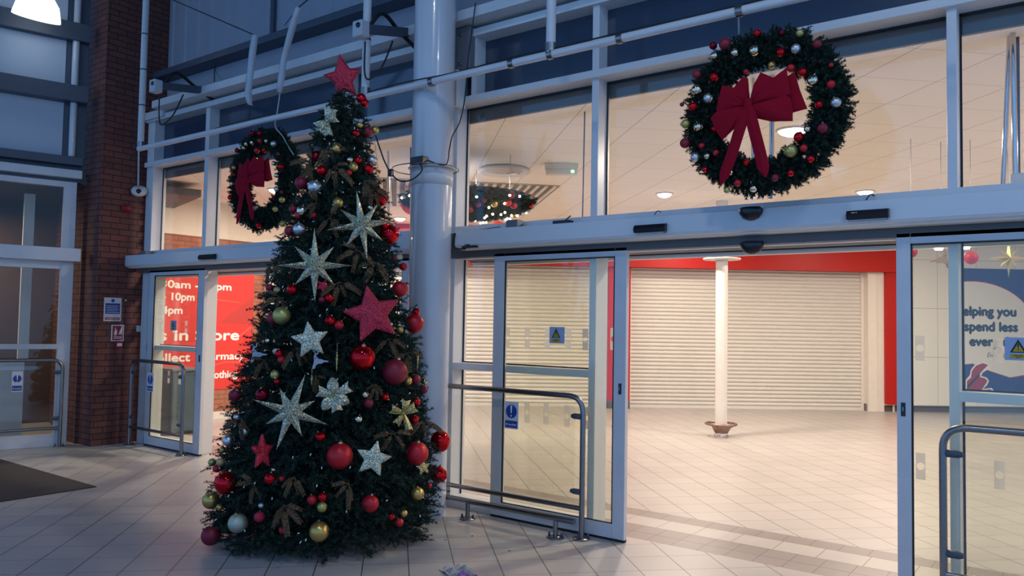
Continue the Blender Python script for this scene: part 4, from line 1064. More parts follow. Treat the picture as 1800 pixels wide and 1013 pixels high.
for k in range(26):     # leader
    z = rng.uniform(3.1, 3.33); an = rng.uniform(0, 6.28)
    twig(np.array([axis(z).x - TREE.location.x, 0, z]), norm(np.array([math.cos(an), math.sin(an), rng.uniform(.2, 1.4)])), .09)
bs, ds, ls = map(np.array, (bs, ds, ls))
print('tree twigs', len(bs))
tri_obj('foliage', needles(bs, ds, ls, 44, .034, .003), M['needle'], TREE)
brv.build('branches', M['bark'], TREE)['kind'] = 'stuff'
MB().tube([axis(0), axis(3.35)], [.035, .012], 10).build('trunk', M['bark'], TREE)
for k in range(4):
    an = PI / 4 + k * PI / 2
    MB().tube([axis(.16), axis(0) + Vector((.28*math.cos(an), .28*math.sin(an), .015))], .012, 8).build('stand_leg', M['dark_steel'], TREE)
# small clear string lights, unlit
sl = MB()
for k in range(150):
    z = rng.uniform(.15, 3.1); an = rng.uniform(PI, 2 * PI) + .3; r = rad(z) * rng.uniform(.93, 1.02); c_ = axis(z) + Vector((r*math.cos(an), r*math.sin(an), 0))
    sl.lathe([(0, 0), (.0035, .004), (.004, .014), (0, .022)], 6, c_, Matrix.Rotation(rng.uniform(0, 3), 3, 'X'))
so = sl.build('string_lights', mat('clear_bulb_plastic', (.8, .85, .85), .1, spec=1.0), TREE); so['kind'] = 'stuff'

def on_tree(px, py, k=.97, push=0.0):
    """where the sight line meets the tree's outer surface"""
    r = ray(px, py).normalized(); best = None; t_ = 3.6
    while t_ < 8.5:
        p = CP + r * t_; a = axis(p.z); d = math.hypot(p.x - a.x, p.y - a.y) - rad(max(p.z, 0)) * k
        if best is None or d < best[0]: best = (d, t_)
        if d <= 0: best = (d, t_); break
        t_ += .01
    p = CP + r * (best[1] - push)
    a = axis(p.z); o = Vector((p.x - a.x, p.y - a.y, 0)); o = o.normalized() if o.length > 1e-4 else Vector((0, -1, 0))
    return p, o, best[1]
def facing(p, outw, mixv=.3, roll=0.0):
    """frame that looks out of the tree, roll measured in the picture plane"""
    tc_ = (CP - p).normalized(); w_ = (tc_ * (1 - mixv) + outw * mixv).normalized()
    u = Vector((MR[0][0], MR[1][0], MR[2][0])); u = (u - w_ * u.dot(w_)).normalized(); v = w_.cross(u)
    c_, s_ = math.cos(R(roll)), math.sin(R(roll))
    u, v = u * c_ + v * s_, v * c_ - u * s_
    return (p, u, v, w_)

# ------------------------------------------------------------------ ornaments
BALLS = {}
def ball_mesh(m_, seg=28):
    if m_ in BALLS: return BALLS[m_]
    me = bpy.data.meshes.new('ball'); bm = bmesh.new(); bmesh.ops.create_uvsphere(bm, u_segments=seg, v_segments=seg // 2 + 2, radius=1.0)
    for f_ in bm.faces: f_.smooth = True
    bm.to_mesh(me); bm.free(); me.materials.append(M[m_]); BALLS[m_] = me
    return me
capb = MB().lathe([(.16, .96), (.16, 1.10), (.13, 1.13), (0, 1.14)], 14)
capb.tube([(.07*math.cos(a), 0, 1.19 + .07*math.sin(a)) for a in [PI*2*k/10 for k in range(11)]], .014, 6, False)
_c = capb.build('cap', M['cap']); CAPM = _c.data; bpy.data.objects.remove(_c)
def bauble(p, r, m_, label, group='baubles on the Christmas tree', parent=None, squash=1.0, tilt=None):
    rot = Matrix.Rotation(rng.uniform(-.5, .5) if tilt is None else tilt, 4, 'Y') @ Matrix.Rotation(rng.uniform(-.4, .4), 4, 'X')
    mw = Matrix.Translation(p) @ rot @ Matrix.Diagonal((r, r, r * squash, 1))
    o = bpy.data.objects.new('bauble', ball_mesh(m_)); col.objects.link(o)
    if parent is not None: o.parent = parent; o.matrix_basis = wmat(parent).inverted() @ mw
    else: o.matrix_basis = mw; tag(o, label, 'bauble', group)
    if r > .028:
        c_ = bpy.data.objects.new('cap', CAPM); col.objects.link(c_); c_.parent = o
    return o

SIZEW = lambda r: 'tiny' if r < 5.6 else 'small' if r < 8 else 'medium' if r < 12 else 'large' if r < 17.5 else 'very large'
FIN = dict(red_gloss='shiny red', red_matte='satin red', burgundy='matt dark red', burgundy_gloss='shiny dark red', gold='satin gold', olive_gold='satin pale gold',
           silver='satin silver', mirror='mirror champagne', gold_glitter='glittery gold', silver_glitter='glittery champagne', red_glitter='glittery red')
BT = [  # px, py, radius px, finish, where
 (635,173,9,'red_gloss','at the top of the tree just below the red star'), (641,181,7.5,'red_gloss','under its twin beside the tree-top star'),
 (632,220,6,'gold','upper right, above the pair of red balls'), (625,234,7,'red_gloss','upper right, left of the matt dark red ball'),
 (645,232,10,'burgundy','high on the right edge between red and gold ones'), (659,229,7.5,'gold','sticking out at the upper right edge where the cable starts'),
 (592,261,9.5,'gold','upper centre, alone below the glitter bow'), (555,275,10,'burgundy_gloss','upper left edge left of the bronze sprig'),
 (566,300,9.5,'red_gloss','upper left below the shiny dark red one'), (615,281,6,'mirror','upper right beside a shiny red ball'),
 (629,282,7,'red_gloss','upper right between mirror and silver balls'), (621,294,8.5,'gold','upper right, under the mirror ball'),
 (654,282,8.5,'silver','at the upper right edge above a shiny red ball'), (647,297,10,'red_gloss','at the upper right edge below a silver ball'),
 (613,304,5.5,'red_matte','upper centre just left of the satin gold ball'), (529,322,11,'burgundy','left edge next to the left wreath'),
 (553,329,12,'silver','upper left, beside the dark red ball at the wreath'), (668,347,15,'red_gloss','right edge above the upper eight-point star'),
 (594,357,9.5,'gold','above and left of the upper eight-point star'), (515,368,7.5,'burgundy','left edge below the wreath'),
 (531,371,10,'mirror','left side below the silver ball'), (524,379,6,'red_matte','left side between mirror and silver balls'),
 (550,378,6,'red_matte','left of centre above the left eight-point star'), (509,406,9,'burgundy','left edge half hidden by a silver ball'),
 (526,403,11,'silver','left edge above the left eight-point star'), (684,412,18,'red_gloss','right edge behind the tip of the upper star'),
 (676,396,8,'red_gloss','right side just above the very large shiny one'), (650,365,5,'mirror','right of the upper star tip in the bronze leaves'),
 (694,456,5,'burgundy','right edge overlapping a champagne ball'), (700,453,8,'silver_glitter','right edge at the height of the header'),
 (709,469,7,'red_matte','right edge outside against the column'), (474,506,7,'burgundy','left edge below the left eight-point star'),
 (487,510,6,'gold_glitter','left edge beside the small dark red ball'), (514,509,10,'red_gloss','left below the left eight-point star'),
 (569,501,7,'red_gloss','right of the downward tip of the left star'), (703,508,14,'red_matte','right edge above the big red star'),
 (580,524,9,'red_gloss','centre, left of the big red star'), (566,527,6,'burgundy','centre, half sunk left of a shiny red ball'),
 (495,555,15.5,'olive_gold','left side in front of a dark one'), (480,560,11,'burgundy','left side behind the large pale gold ball'),
 (580,564,9.5,'red_gloss','above the right arm of the small champagne star'), (596,572,8.5,'red_matte','right of a shiny red ball near the big red star'),
 (485,618,6,'silver_glitter','left side above a shiny red ball'), (491,622,8,'red_gloss','left side, upper of a red pair'),
 (495,633,7,'red_matte','left side, lower of a red pair'), (471,599,5,'mirror','left edge above the reindeer'),
 (728,569,17,'red_matte','right edge right of the big red star'), (731,548,7,'red_gloss','right edge peeping over the large satin ball'),
 (703,580,6,'gold','right of the foot of the big red star'), (689,581,4.5,'red_matte','at the foot of the big red star'),
 (637,629,23,'red_gloss','at the centre right under the big red star'), (694,654,22.5,'burgundy','right side below and right of the largest shiny one'),
 (483,659,8,'olive_gold','left side above the lower eight-point star'), (487,671,5.5,'red_gloss','left side under the pale gold ball'),
 (413,695,11,'burgundy','far left edge in front of the inner brick wall'), (461,694,12,'burgundy_gloss','left of the lower eight-point star'),
 (429,759,8.5,'silver','left edge, right one of two'), (401,775,10,'silver','left edge, outermost of two'),
 (391,791,5,'gold','far left edge below the outermost silver ball'), (416,734,6,'silver','left edge among bronze leaves'),
 (563,768,9,'red_gloss','centre, right of the lower star tip'), (642,694,7,'mirror','right of the poinsettia'),
 (648,709,8.5,'burgundy','right of the poinsettia under a mirror ball'), (677,698,7,'red_gloss','right of the poinsettia beside a bronze sprig'),
 (717,670,7.5,'gold','right side beside the very large matt ball'), (731,667,8.5,'burgundy','right edge, upper of two'),
 (746,671,6,'mirror','right edge at the height of the barrier rail'), (744,685,8,'burgundy','right edge, lower of two'),
 (732,707,7,'red_gloss','right edge above the gold bow'), (729,738,7.5,'red_gloss','right edge below the gold bow'),
 (630,737,7.5,'mirror','alone in the dark middle, lower right'), (774,776,17.5,'red_gloss','sticking out at the right edge against the door frame'),
 (373,813,7,'olive_gold','far left edge above the large shiny red one'), (388,813,7.5,'gold_glitter','far left, second from the edge'),
 (381,824,7,'red_matte','far left half hidden behind the large shiny one'), (397,849,20,'red_gloss','lower left edge'),
 (371,880,15,'gold','lower left edge partly hidden by fir'), (386,892,6,'gold','lower left beside the large gold one'),
 (475,842,10.5,'red_gloss','lower left, under the narrow red star'), (495,842,5,'red_matte','lower left beside a medium shiny one'),
 (481,826,4,'mirror','lower left just under the narrow red star'), (459,889,5,'silver','lower left beside the bronze spray'),
 (456,909,9.5,'red_glitter','lower left beside the bronze spray'), (418,920,17,'silver_glitter','at the lower left near the floor'),
 (371,942,17,'burgundy','at the bottom left corner almost on the floor'), (497,932,7,'red_matte','bottom, under the bronze spray'),
 (548,879,8.5,'red_matte','lower middle, left one of a pair'), (567,874,8.5,'red_gloss','lower middle, right one of a pair'),
 (566,892,9,'olive_gold','lower middle, under the red pair'), (561,935,17.5,'gold','bottom middle near the floor'),
 (597,802,23,'red_matte','lower middle left of the champagne star'), (733,797,20,'red_matte','lower right with thread-wound look'),
 (771,835,15.5,'red_gloss','at the lower right edge, onion shaped'), (755,854,4.5,'red_matte','lower right beside the onion-shaped one'),
 (734,868,11.5,'gold','lower right above the small cluster'), (651,886,15,'red_matte','lower right of the middle'),
 (688,909,6,'red_gloss','lower right, left one of a cluster of three'), (710,903,6.5,'gold','lower right, in a cluster of three'),
 (702,919,7.5,'red_matte','lower right, lowest of a cluster of three'),
]
seen = {}
for px, py, r, m_, wh in BT:
    big = r > 10
    p, ow, dp = on_tree(px, py, .985 if big else .97)
    rm = r * (p - CP).dot(Vector((MR[0][2], MR[1][2], MR[2][2]))) / F
    p.z = max(p.z, rm * 1.02)
    sq = 1.12 if (px, py) == (774, 776) else (.9 if (px, py) == (771, 835) else 1.0)
    b_ = bauble(p, rm, m_, '%s %s bauble %s' % (SIZEW(r), FIN[m_], wh), squash=sq)
    if (px, py) == (771, 835):
        b_['label'] = 'large shiny red onion-shaped bauble sticking out at the lower right edge of the tree'
        MB().lathe([(.42, .86), (.22, 1.02), (.08, 1.16), (.04, 1.3), (0, 1.32)], 20).build('neck', M['red_gloss'], b_, local=True)

def star8(c, fr, RL, RS, th, m_, parent=None, offs=0):
    """eight-pointed folded star in local frame units"""
    mb = MB(); n = 8; rim = []
    for k in range(n):
        a = PI / 2 + k * PI / 4; rt = RL if k % 2 == 0 else RS
        rim.append((rt * math.cos(a), rt * math.sin(a), 0)); b = a + PI / 8
        rim.append((.27 * RL * math.cos(b), .27 * RL * math.sin(b), 0))
    o, u, v, w_ = fr; P = lambda q: o + u * q[0] + v * q[1] + w_ * q[2]
    vs = [P(q) for q in rim] + [P((0, 0, th)), P((0, 0, -th))]
    # each arm has a raised ridge
    fs = []
    for i in range(16): fs += [(16, i, (i + 1) % 16), (17, (i + 1) % 16, i)]
    mb.add(vs, fs); return mb
def star5_mb(fr, Rr, th, inner=.48, rnd=.10):
    mb = MB(); out = []
    for k in range(10):
        a = PI / 2 + k * PI / 5; r_ = Rr if k % 2 == 0 else Rr * inner; out.append(Vector((r_ * math.cos(a), r_ * math.sin(a), 0)))
    pts = []
    for i in range(10):
        a, b, c_ = out[i-1], out[i], out[(i+1) % 10]
        if i % 2 == 0:
            rr = Rr * rnd; p = b + (a-b).normalized()*rr; q = b + (c_-b).normalized()*rr
            for k in range(5): s = k/4; pts.append(p*(1-s)**2 + b*2*s*(1-s) + q*s*s)
        else: pts.append(b)
    o, u, v, w_ = fr; n = len(pts); rings = [(.0, .55 * 2), (.35, .95), (.8, .62), (.97, .35), (1.0, 0), (.97, -.35), (.8, -.62), (.0, -.7)]
    vs = []
    for s, h in rings:
        for q in pts: vs.append(o + u*q.x*s + v*q.y*s + w_*(h*th*.5))
    fs = [(i*n+k, i*n+(k+1) % n, (i+1)*n+(k+1) % n, (i+1)*n+k) for i in range(len(rings)-1) for k in range(n)]
    mb.add(vs, fs, False); return mb
def rootfr(name, fr, lab, cat, grp=None):
    o, u, v, w_ = fr
    m_ = Matrix(((u.x, v.x, w_.x, o.x), (u.y, v.y, w_.y, o.y), (u.z, v.z, w_.z, o.z), (0, 0, 0, 1)))
    t = empty(name, mat=m_); tag(t, lab, cat, grp); return t
def px2m(p, r): return r * (p - CP).dot(Vector((MR[0][2], MR[1][2], MR[2][2]))) / F

for px, py, RL, RS, roll, tw, lab in ((636,396,62,46,8,.1,'pale glitter eight-pointed star high on the right of the tree'),
                             (553,467,66,48,0,.1,'pale glitter eight-pointed star left of centre with a long downward tip'),
                             (511,725,70,46,-19,.35,'pale glitter eight-pointed star tilted at the lower left of the tree')):
    p, ow, dp = on_tree(px, py, 1.0, .12); fr = facing(p, ow, tw, roll)
    t = rootfr('star_ornament', fr, lab, 'ornament', 'eight-pointed glitter stars')
    star8(p, fr, px2m(p, RL), px2m(p, RS), px2m(p, 9), None).build('star', M['champagne_glitter'], t)
    MB().tube([p - fr[3]*.02, p - fr[3]*.12], .004, 6).build('wire', M['cable'], t)
for px, py, Rr, roll, m_, tw, lab in ((545,598,35,8,'silver_glitter',.15,'rounded champagne glitter five-point star left of centre above the reindeer'),
                             (656,807,34,-12,'silver_glitter',.15,'rounded champagne glitter five-point star low on the right of centre'),
                             (744,822,15,10,'gold_glitter',.4,'small beige glitter star peeping out under a red ball at the lower right'),
                             (655,553,54,12,'red_glitter',.1,'big red glitter five-point star right of centre'),
                             (461,795,33,4,'red_glitter',.0,'narrow red glitter star seen nearly edge-on at the lower left'),
                             (567,503,13,-30,'red_glitter',.3,'little red glitter star behind the tip of the left eight-point star')):
    p, ow, dp = on_tree(px, py, 1.0, .09 if Rr > 30 else .02); fr = facing(p, ow, tw, roll)
    if px == 461:      # turned to the side
        o_, u, v, w_ = fr; q_ = Matrix.Rotation(R(52), 3, v); fr = (o_, q_ @ u, v, q_ @ w_)
    t = rootfr('star_ornament', fr, lab, 'ornament', 'five-pointed glitter stars')
    star5_mb(fr, px2m(p, Rr), px2m(p, Rr * .30)).build('star', M[m_], t)
    MB().tube([p - fr[3]*.005, p - fr[3]*.07], .004, 6).build('wire', M['cable'], t)
# tree-top star
p = onz(602, 133, 3.5); p = at(602, 135, (0, 1, 0), TY); fr = facing(p, Vector((0, -1, 0)), .1, 3)
t = rootfr('tree_top_star', fr, 'dark red glitter five-point star on the tip of the tree', 'ornament')
mb = MB(); ptsT = []
sp_ = [(-1,-39),(14,-14),(34,-12),(17,10),(22,34),(0,23),(-15,36),(-14,12),(-33,-5),(-13,-10)]
px_u = px2m(p, 1.0); o_, u, v, w_ = fr; n = 10
vs = [o_ + u*a*px_u - v*b*px_u for a, b in sp_]; vf = [o_ + u*a*px_u*.8 - v*b*px_u*.8 + w_*.022 for a, b in sp_]; vbk = [q - w_*.044 for q in vf]
mb.add(vs + vf + vbk + [o_ + w_*.036, o_ - w_*.036], [(k, (k+1) % n, n+(k+1) % n, n+k) for k in range(n)] + [(k, (k+1) % n, 2*n+(k+1) % n, 2*n+k) for k in range(n)] + [(3*n, n+k, n+(k+1) % n) for k in range(n)] + [(3*n+1, 2*n+k, 2*n+(k+1) % n) for k in range(n)])
mb.build('star', M['red_glitter'], t)
MB().tube([p - v*.10, Vector((axis(3.3).x, TY, 3.30))], .008, 8).build('spike', M['dark_steel'], t)

def petal(fr, ang, L_, W_, lift, mb, notch=False):
    """folded pointed petal from the centre outward"""
    o, u, v, w_ = fr; d = u * math.cos(ang) + v * math.sin(ang); s = v * math.cos(ang) - u * math.sin(ang)
    vs = []; n = 8
    for i in range(n + 1):
        t_ = i / n; wv = W_ * (math.sin(PI * min(1, t_ * .92 + .04)) ** .75 if not notch else (.25 + .75 * t_ ** .7)); h = lift * math.sin(PI * t_ * .8)
        tip = 1.0 if not (notch and i == n) else .86
        for a, hh in ((-1, 0), (0, .012 + .12 * W_), (1, 0)):
            vs.append(o + d * (L_ * t_ * (tip if a == 0 else 1)) + s * wv * a + w_ * (h + hh))
    m = len(vs); vs += [q - w_ * .003 for q in vs]
    fs = []
    for i in range(n):
        for k in range(2):
            a = i*3+k; fs.append((a, a+1, a+4, a+3)); fs.append((m+a, m+a+3, m+a+4, m+a+1))
        for k in (0, 2): a = i*3+k; fs.append((a, a+3, m+a+3, m+a))
    fs += [(0, 1, m+1, m), (1, 2, m+2, m+1), (n*3, n*3+1, m+n*3+1, m+n*3), (n*3+1, n*3+2, m+n*3+2, m+n*3+1)]
    mb.add(vs, fs, False)
p, ow, dp = on_tree(586, 695, 1.0, .05); fr = facing(p, ow, .15, 0)
t = rootfr('poinsettia_ornament', fr, 'pale gold glitter poinsettia flower in the middle of the tree', 'ornament'); k_ = px2m(p, 1)
for i, (a, L_) in enumerate(((95, 31), (28, 33), (-28, 31), (-75, 30), (-125, 31), (165, 29))):
    mb = MB(); petal(fr, R(a), L_ * k_, 10 * k_, .02, mb, i % 2 == 1); mb.build('petal', M['champagne_glitter' if i % 2 == 0 else 'silver_glitter'], t)
MB().lathe([(0, .02), (.012, .018), (.012, 0), (0, 0)], 12, p, Matrix((tuple(fr[1]), tuple(fr[2]), tuple(fr[3]))).transposed()).build('centre', M['gold_glitter'], t)
def bow(px, py, angs, m_, lab):
    p, ow, dp = on_tree(px, py, 1.0, .05); fr = facing(p, ow, .15, 0); k_ = px2m(p, 1)
    t = rootfr('ribbon_bow', fr, lab, 'bow', 'gold ribbon bows')
    for a, L_, W_ in angs:
        mb = MB(); petal(fr, R(a), L_ * k_, W_ * k_, .03, mb, True); mb.build('loop' if L_ < 26 else 'tail', M[m_], t)
    MB().lathe([(0, .03), (.014, .02), (.016, 0), (0, -.01)], 10, p, Matrix((tuple(fr[1]), tuple(fr[2]), tuple(fr[3]))).transposed()).build('knot', M[m_], t)
bow(709, 727, ((160, 25, 8), (80, 25, 8), (28, 25, 9), (-70, 34, 7), (-125, 24, 7)), 'gold_glitter', 'dull gold ribbon bow on the right of the tree')
bow(575, 213, ((70, 25, 12), (20, 20, 9), (215, 22, 11), (-85, 27, 8), (-125, 24, 8)), 'champagne_glitter', 'sparkling pale gold ribbon bow near the top of the tree')
for px, py, l_, lab in ((592, 633, 22, 'slim gold icicle drop in the centre of the tree'), (734, 633, 22, 'slim gold drop at the right edge of the tree'), (548, 668, 12, 'tiny gold drop above the poinsettia')):
    p, ow, dp = on_tree(px, py, 1.0, .03); k_ = px2m(p, 1); t = empty('icicle_ornament', p); tag(t, lab, 'ornament', 'gold icicle drops')
    MB().lathe([(0, l_*k_), (.9*k_, l_*.6*k_), (2.2*k_, l_*.1*k_), (1.8*k_, -.1*l_*k_), (.8*k_, -.6*l_*k_), (0, -l_*k_)], 10, p).build('drop', M['gold_glitter'], t)
    MB().tube([p + Z*l_*k_, p + Z*(l_*k_ + .03)], .0015, 5).build('thread', M['cap'], t)
def sprig(px, py, s, roll, lab, n=5, spread=110):
    roll += float(rng.uniform(-35, 35)); spread = float(rng.uniform(90, 200)); p, ow, dp = on_tree(px, py, 1.0, .0); fr = facing(p, ow, .2, roll); k_ = px2m(p, 1)
    t = rootfr('leaf_sprig', fr, lab, 'ornament', 'bronze glitter leaf sprigs'); o, u, v, w_ = fr
    for i in range(n):
        a = R(-90 + spread * (i / (n - 1) - .5) + rng.uniform(-22, 22)); L_ = s * k_ * rng.uniform(.6, 1.15)
        d = u * math.cos(a) + v * math.sin(a); sd = w_.cross(d); mb = MB(); cpt = []
        for j in range(6): q = j / 5; cpt.append(p + d * L_ * q + w_ * (.03 * math.sin(PI * q) + .01) - Z * .25 * L_ * q * q)
        mb.tube(cpt, .003, 5)
        for j in range(9):       # overlapping scale leaves along the frond
            q = .3 + .7 * j / 8; c_ = p + d * L_ * q + w_ * (.03 * math.sin(PI * q) + .015) - Z * .25 * L_ * q * q
            for sg in (-1, 1):
                tip = c_ + d * L_ * .17 + sd * sg * L_ * .19 * (1.15 - q * .5) + w_ * rng.uniform(-.004, .012)
                mb.add([c_ - d * L_ * .05, c_ + sd * sg * L_ * .10 + d * .02 * L_, tip, c_ + d * L_ * .10, c_ + w_ * .006], [(0, 1, 4), (1, 2, 4), (2, 3, 4), (3, 0, 4), (0, 3, 2, 1)])
        mb.build('frond', M['bronze_leaf'], t)
    return t
SP = [(578,256,38,10,'at the upper left below the glitter bow'), (548,285,34,-45,'at the left edge beside the upper red balls'), (588,292,38,20,'upper centre beneath the satin gold ball'),
      (640,318,34,35,'upper right below the silver ball'), (655,332,34,-10,'upper right above the large shiny red ball'), (558,356,38,-80,'on the left between silver and gold balls'),
      (580,383,34,30,'left of the upper eight-point star'), (628,440,34,-35,'under the upper eight-point star'), (660,462,40,30,'on the right above the big red star'),
      (596,496,38,20,'right of the left star tip'), (479,462,34,60,'at the left edge beside the header'), (493,522,32,-30,'left side below the red balls'),
      (522,612,34,-15,'beneath the small champagne star'), (555,662,26,0,'above the poinsettia on the left'), (682,595,34,60,'above the very large matt dark red ball'),
      (716,620,40,20,'on the right beside the gold drop'), (661,676,30,15,'right of the poinsettia'), (690,762,38,10,'right of centre below the gold bow'),
      (741,742,34,15,'at the right edge beside the gold bow'), (466,634,30,-20,'on the left below the reindeer'), (517,838,36,10,'lower left of the red ball pair'),
      (447,852,32,-40,'lower left below the narrow red star'), (498,888,46,8,'low on the left, the widest spray'), (613,850,42,-30,'lower middle under the satin red ball'), (425,735,32,0,'at the left edge above the silver balls')]
for px, py, s, roll, wh in SP: sprig(px, py, s * .85, roll, 'bronze glitter leaf sprig ' + wh, 6 if s > 44 else 4)
def reindeer(fr, k, name, lab, m_, flip=1, grp='reindeer cut-outs', parent=None):
    """flat leaping reindeer cut-out"""
    body = [(-16,-22),(-12,-20),(-9,-13),(-3,-9),(8,-10),(14,-7),(26,-8),(27,-5),(14,-1),(8,3),(1,4),(-2,9),(-6,14),(-3,18),(2,19),(2,21),(-5,21),(-9,19),(-12,12),(-12,5),(-14,-4),(-18,-14),(-20,-20)]
    ant = [(-5,20),(-8,27),(-13,30),(-12,27),(-9,25),(-8,21)]; ant2 = [(-2,20),(0,26),(6,30),(5,27),(2,24),(1,20)]
    t = rootfr(name, fr, lab, 'ornament', grp)
    q = lambda P_: [(a * k * flip, b * k) for a, b in (P_ if flip > 0 else P_[::-1])]
    MB().prism(q(body), -.003, .003, fr).build('body', M[m_], t)
    MB().prism(q(ant), -.002, .002, fr).prism(q(ant2), -.002, .002, fr).build('antlers', M[m_], t)
    MB().lathe([(0, .006), (2.2*k, .005), (2.2*k, .003), (0, .003)], 12, fr[0] + fr[1]*(-8*k*flip) + fr[2]*8*k, Matrix((tuple(fr[1]), tuple(fr[2]), tuple(fr[3]))).transposed()).build('red_scarf', M['red_glitter'], t)
    return t
p, ow, dp = on_tree(560, 634, 1.0, .07); reindeer(facing(p, ow, .1, 8), px2m(p, .62), 'reindeer_ornament', 'pale grey reindeer cut-out leaping right in the middle of the tree', 'deer')
p, ow, dp = on_tree(452, 622, 1.02, .02); reindeer(facing(p, ow, .1, 8), px2m(p, .62), 'reindeer_ornament', 'pale grey reindeer cut-out at the left edge of the tree', 'deer')

# ------------------------------------------------------------------ wreaths
def fan(mb, c, outer, bulge, frm, pleat=.012, n=9):
    o, u, v, w_ = frm; m = 4; Q = []
    for i in range(len(outer) - 1):
        for k in range(m): s = k / m; Q.append((outer[i][0]*(1-s) + outer[i+1][0]*s, outer[i][1]*(1-s) + outer[i+1][1]*s))
    Q.append(outer[-1]); J = len(Q); vs = []
    for side in (1, -1):
        for i in range(n + 1):
            s = i / n
            for j, q in enumerate(Q):
                e = math.sin(PI * (j / (J - 1))) ** .4 if 0 < j < J - 1 else 0
                h = side * bulge * math.sin(PI * min(s ** .75, 1)) * e + (pleat * math.sin(j * 1.9 + i * .2) * s * (1.1 - s)) * e
                vs.append(o + u * (c[0] + (q[0] - c[0]) * s) + v * (c[1] + (q[1] - c[1]) * s) + w_ * (h + c[2]))
    B_ = (n + 1) * J; fs = []
    for i in range(n):
        for j in range(J - 1):
            a = i*J+j; fs.append((a, a+1, a+J+1, a+J)); fs.append((B_+a, B_+a+J, B_+a+J+1, B_+a+1))
    mb.add(vs, fs, True)
def ribbon(mb, pts, wd, frm, point=True):
    o, u, v, w_ = frm; pts = smooth([Vector((a, b, c_)) for a, b, c_ in pts], 5); n = len(pts); vs = []
    for i, p_ in enumerate(pts):
        d = (pts[min(i+1, n-1)] - pts[max(i-1, 0)]); d.z = 0; d.normalize(); sd = Vector((-d.y, d.x, 0)); s = i / (n - 1)
        wv = wd * min(1, .45 + s * 2.5)
        if point and s > .86: wv *= max(.1, (1.02 - s) / .16)
        for a, h in ((-1, 0), (0, .012), (1, 0), (0, -.004)):
            q = p_ + sd * wv * a; vs.append(o + u*q.x + v*q.y + w_*(q.z + h))
    mb.add(vs, [(4*i+k, 4*i+(k+1) % 4, 4*i+4+(k+1) % 4, 4*i+4+k) for i in range(n-1) for k in range(4)] + [(0, 1, 2, 3), (4*n-4, 4*n-3, 4*n-2, 4*n-1)], False)
def wreath(cx_, cz_, yc, lab, balls):
    t = empty('christmas_wreath', (cx_, yc, cz_)); tag(t, lab, 'wreath', 'Christmas wreaths')
    N = 3400; ph = rng.uniform(0, 2*PI, N); th = rng.uniform(0, 2*PI, N); Rm, rt = .405, .115
    e = np.stack([np.cos(ph), np.zeros(N), np.sin(ph)], 1); tn = np.stack([-np.sin(ph), np.zeros(N), np.cos(ph)], 1)
    nrm = e * np.cos(th)[:, None] + np.array([0, -1.0, 0]) * np.sin(th)[:, None]
    lump = 1 + .10 * np.sin(ph * 7 + 1) + .06 * np.sin(ph * 13)
    base = e * Rm + nrm * (rt * .55 * rng.uniform(.3, 1.1, N) * lump)[:, None]
    d = norm(nrm + tn * rng.uniform(-.5, .9, N)[:, None] + rng.normal(size=(N, 3)) * .25)
    tri_obj('foliage', needles(base, d, rng.uniform(.05, .085, N), 56, .03, .0028), M['needle_dark'], t)
    MB().tube([(cx_ + Rm*math.cos(a), yc, cz_ + Rm*math.sin(a)) for a in [2*PI*k/40 for k in range(41)]], .02, 8, False).build('wire_frame', M['dark_steel'], t)
    for px, py, r, m_ in balls:
        q = ony(px, py, yc - .11); k_ = px2m(q, 1)
        d_ = math.hypot(q.x - cx_, q.z - cz_); q.y = yc - .05 - .085 * max(.05, 1 - ((d_ - Rm) / .15) ** 2) ** .5 if abs(d_ - Rm) < .15 else yc - .04
        bauble(q, max(r * k_, .012), m_, None, parent=t)
    fr = (Vector((cx_ - .035, yc - .15, cz_ + .012)), X * 1.1, Z * 1.02, -Y)
    b_ = MB()
    fan(b_, (0, 0, 0), [(-.01, .165), (-.04, .185), (-.095, .125), (-.16, .155), (-.185, .06), (-.195, -.02)], .035, fr)
    fan(b_, (0, 0, .005), [(-.19, .0), (-.225, -.04), (-.195, -.12), (-.155, -.185), (-.09, -.13), (-.03, -.08)], .035, fr)
    b_.build('bow_left_loops', M['velvet'], t)
    b_ = MB()
    fan(b_, (0, 0, -.03), [(.10, .10), (.235, .17), (.26, .06), (.30, -.06), (.22, -.07)], .025, fr)
    fan(b_, (0, 0, .005), [(.02, .12), (.06, .19), (.13, .145), (.20, .19), (.215, .08), (.225, .02)], .04, fr)
    fan(b_, (0, 0, .01), [(.22, .03), (.235, -.06), (.235, -.13), (.12, -.115), (.03, -.08)], .035, fr)
    b_.build('bow_right_loops', M['velvet'], t)
    for pts in ([(0, -.01, .04), (-.035, -.12, .045), (-.09, -.28, .03), (-.165, -.455, .0)], [(.005, -.01, .04), (.03, -.12, .05), (.062, -.28, .03), (.095, -.44, .02)]):
        b_ = MB(); ribbon(b_, pts, .033, fr); b_.build('bow_tail', M['velvet'], t)
    k_ = MB().lathe([(0, -.04), (.02, -.035), (.026, 0), (.02, .035), (0, .04)], 14, fr[0] - Y * .03); k_.build('bow_knot', M['velvet'], t)
    return t
S1 = lambda zx, zy: (1170 + zx / 5.143, 30 + zy / 5.143)
S2 = lambda zx, zy: (1170 + zx / 5.143, 190 + zy / 5.143)
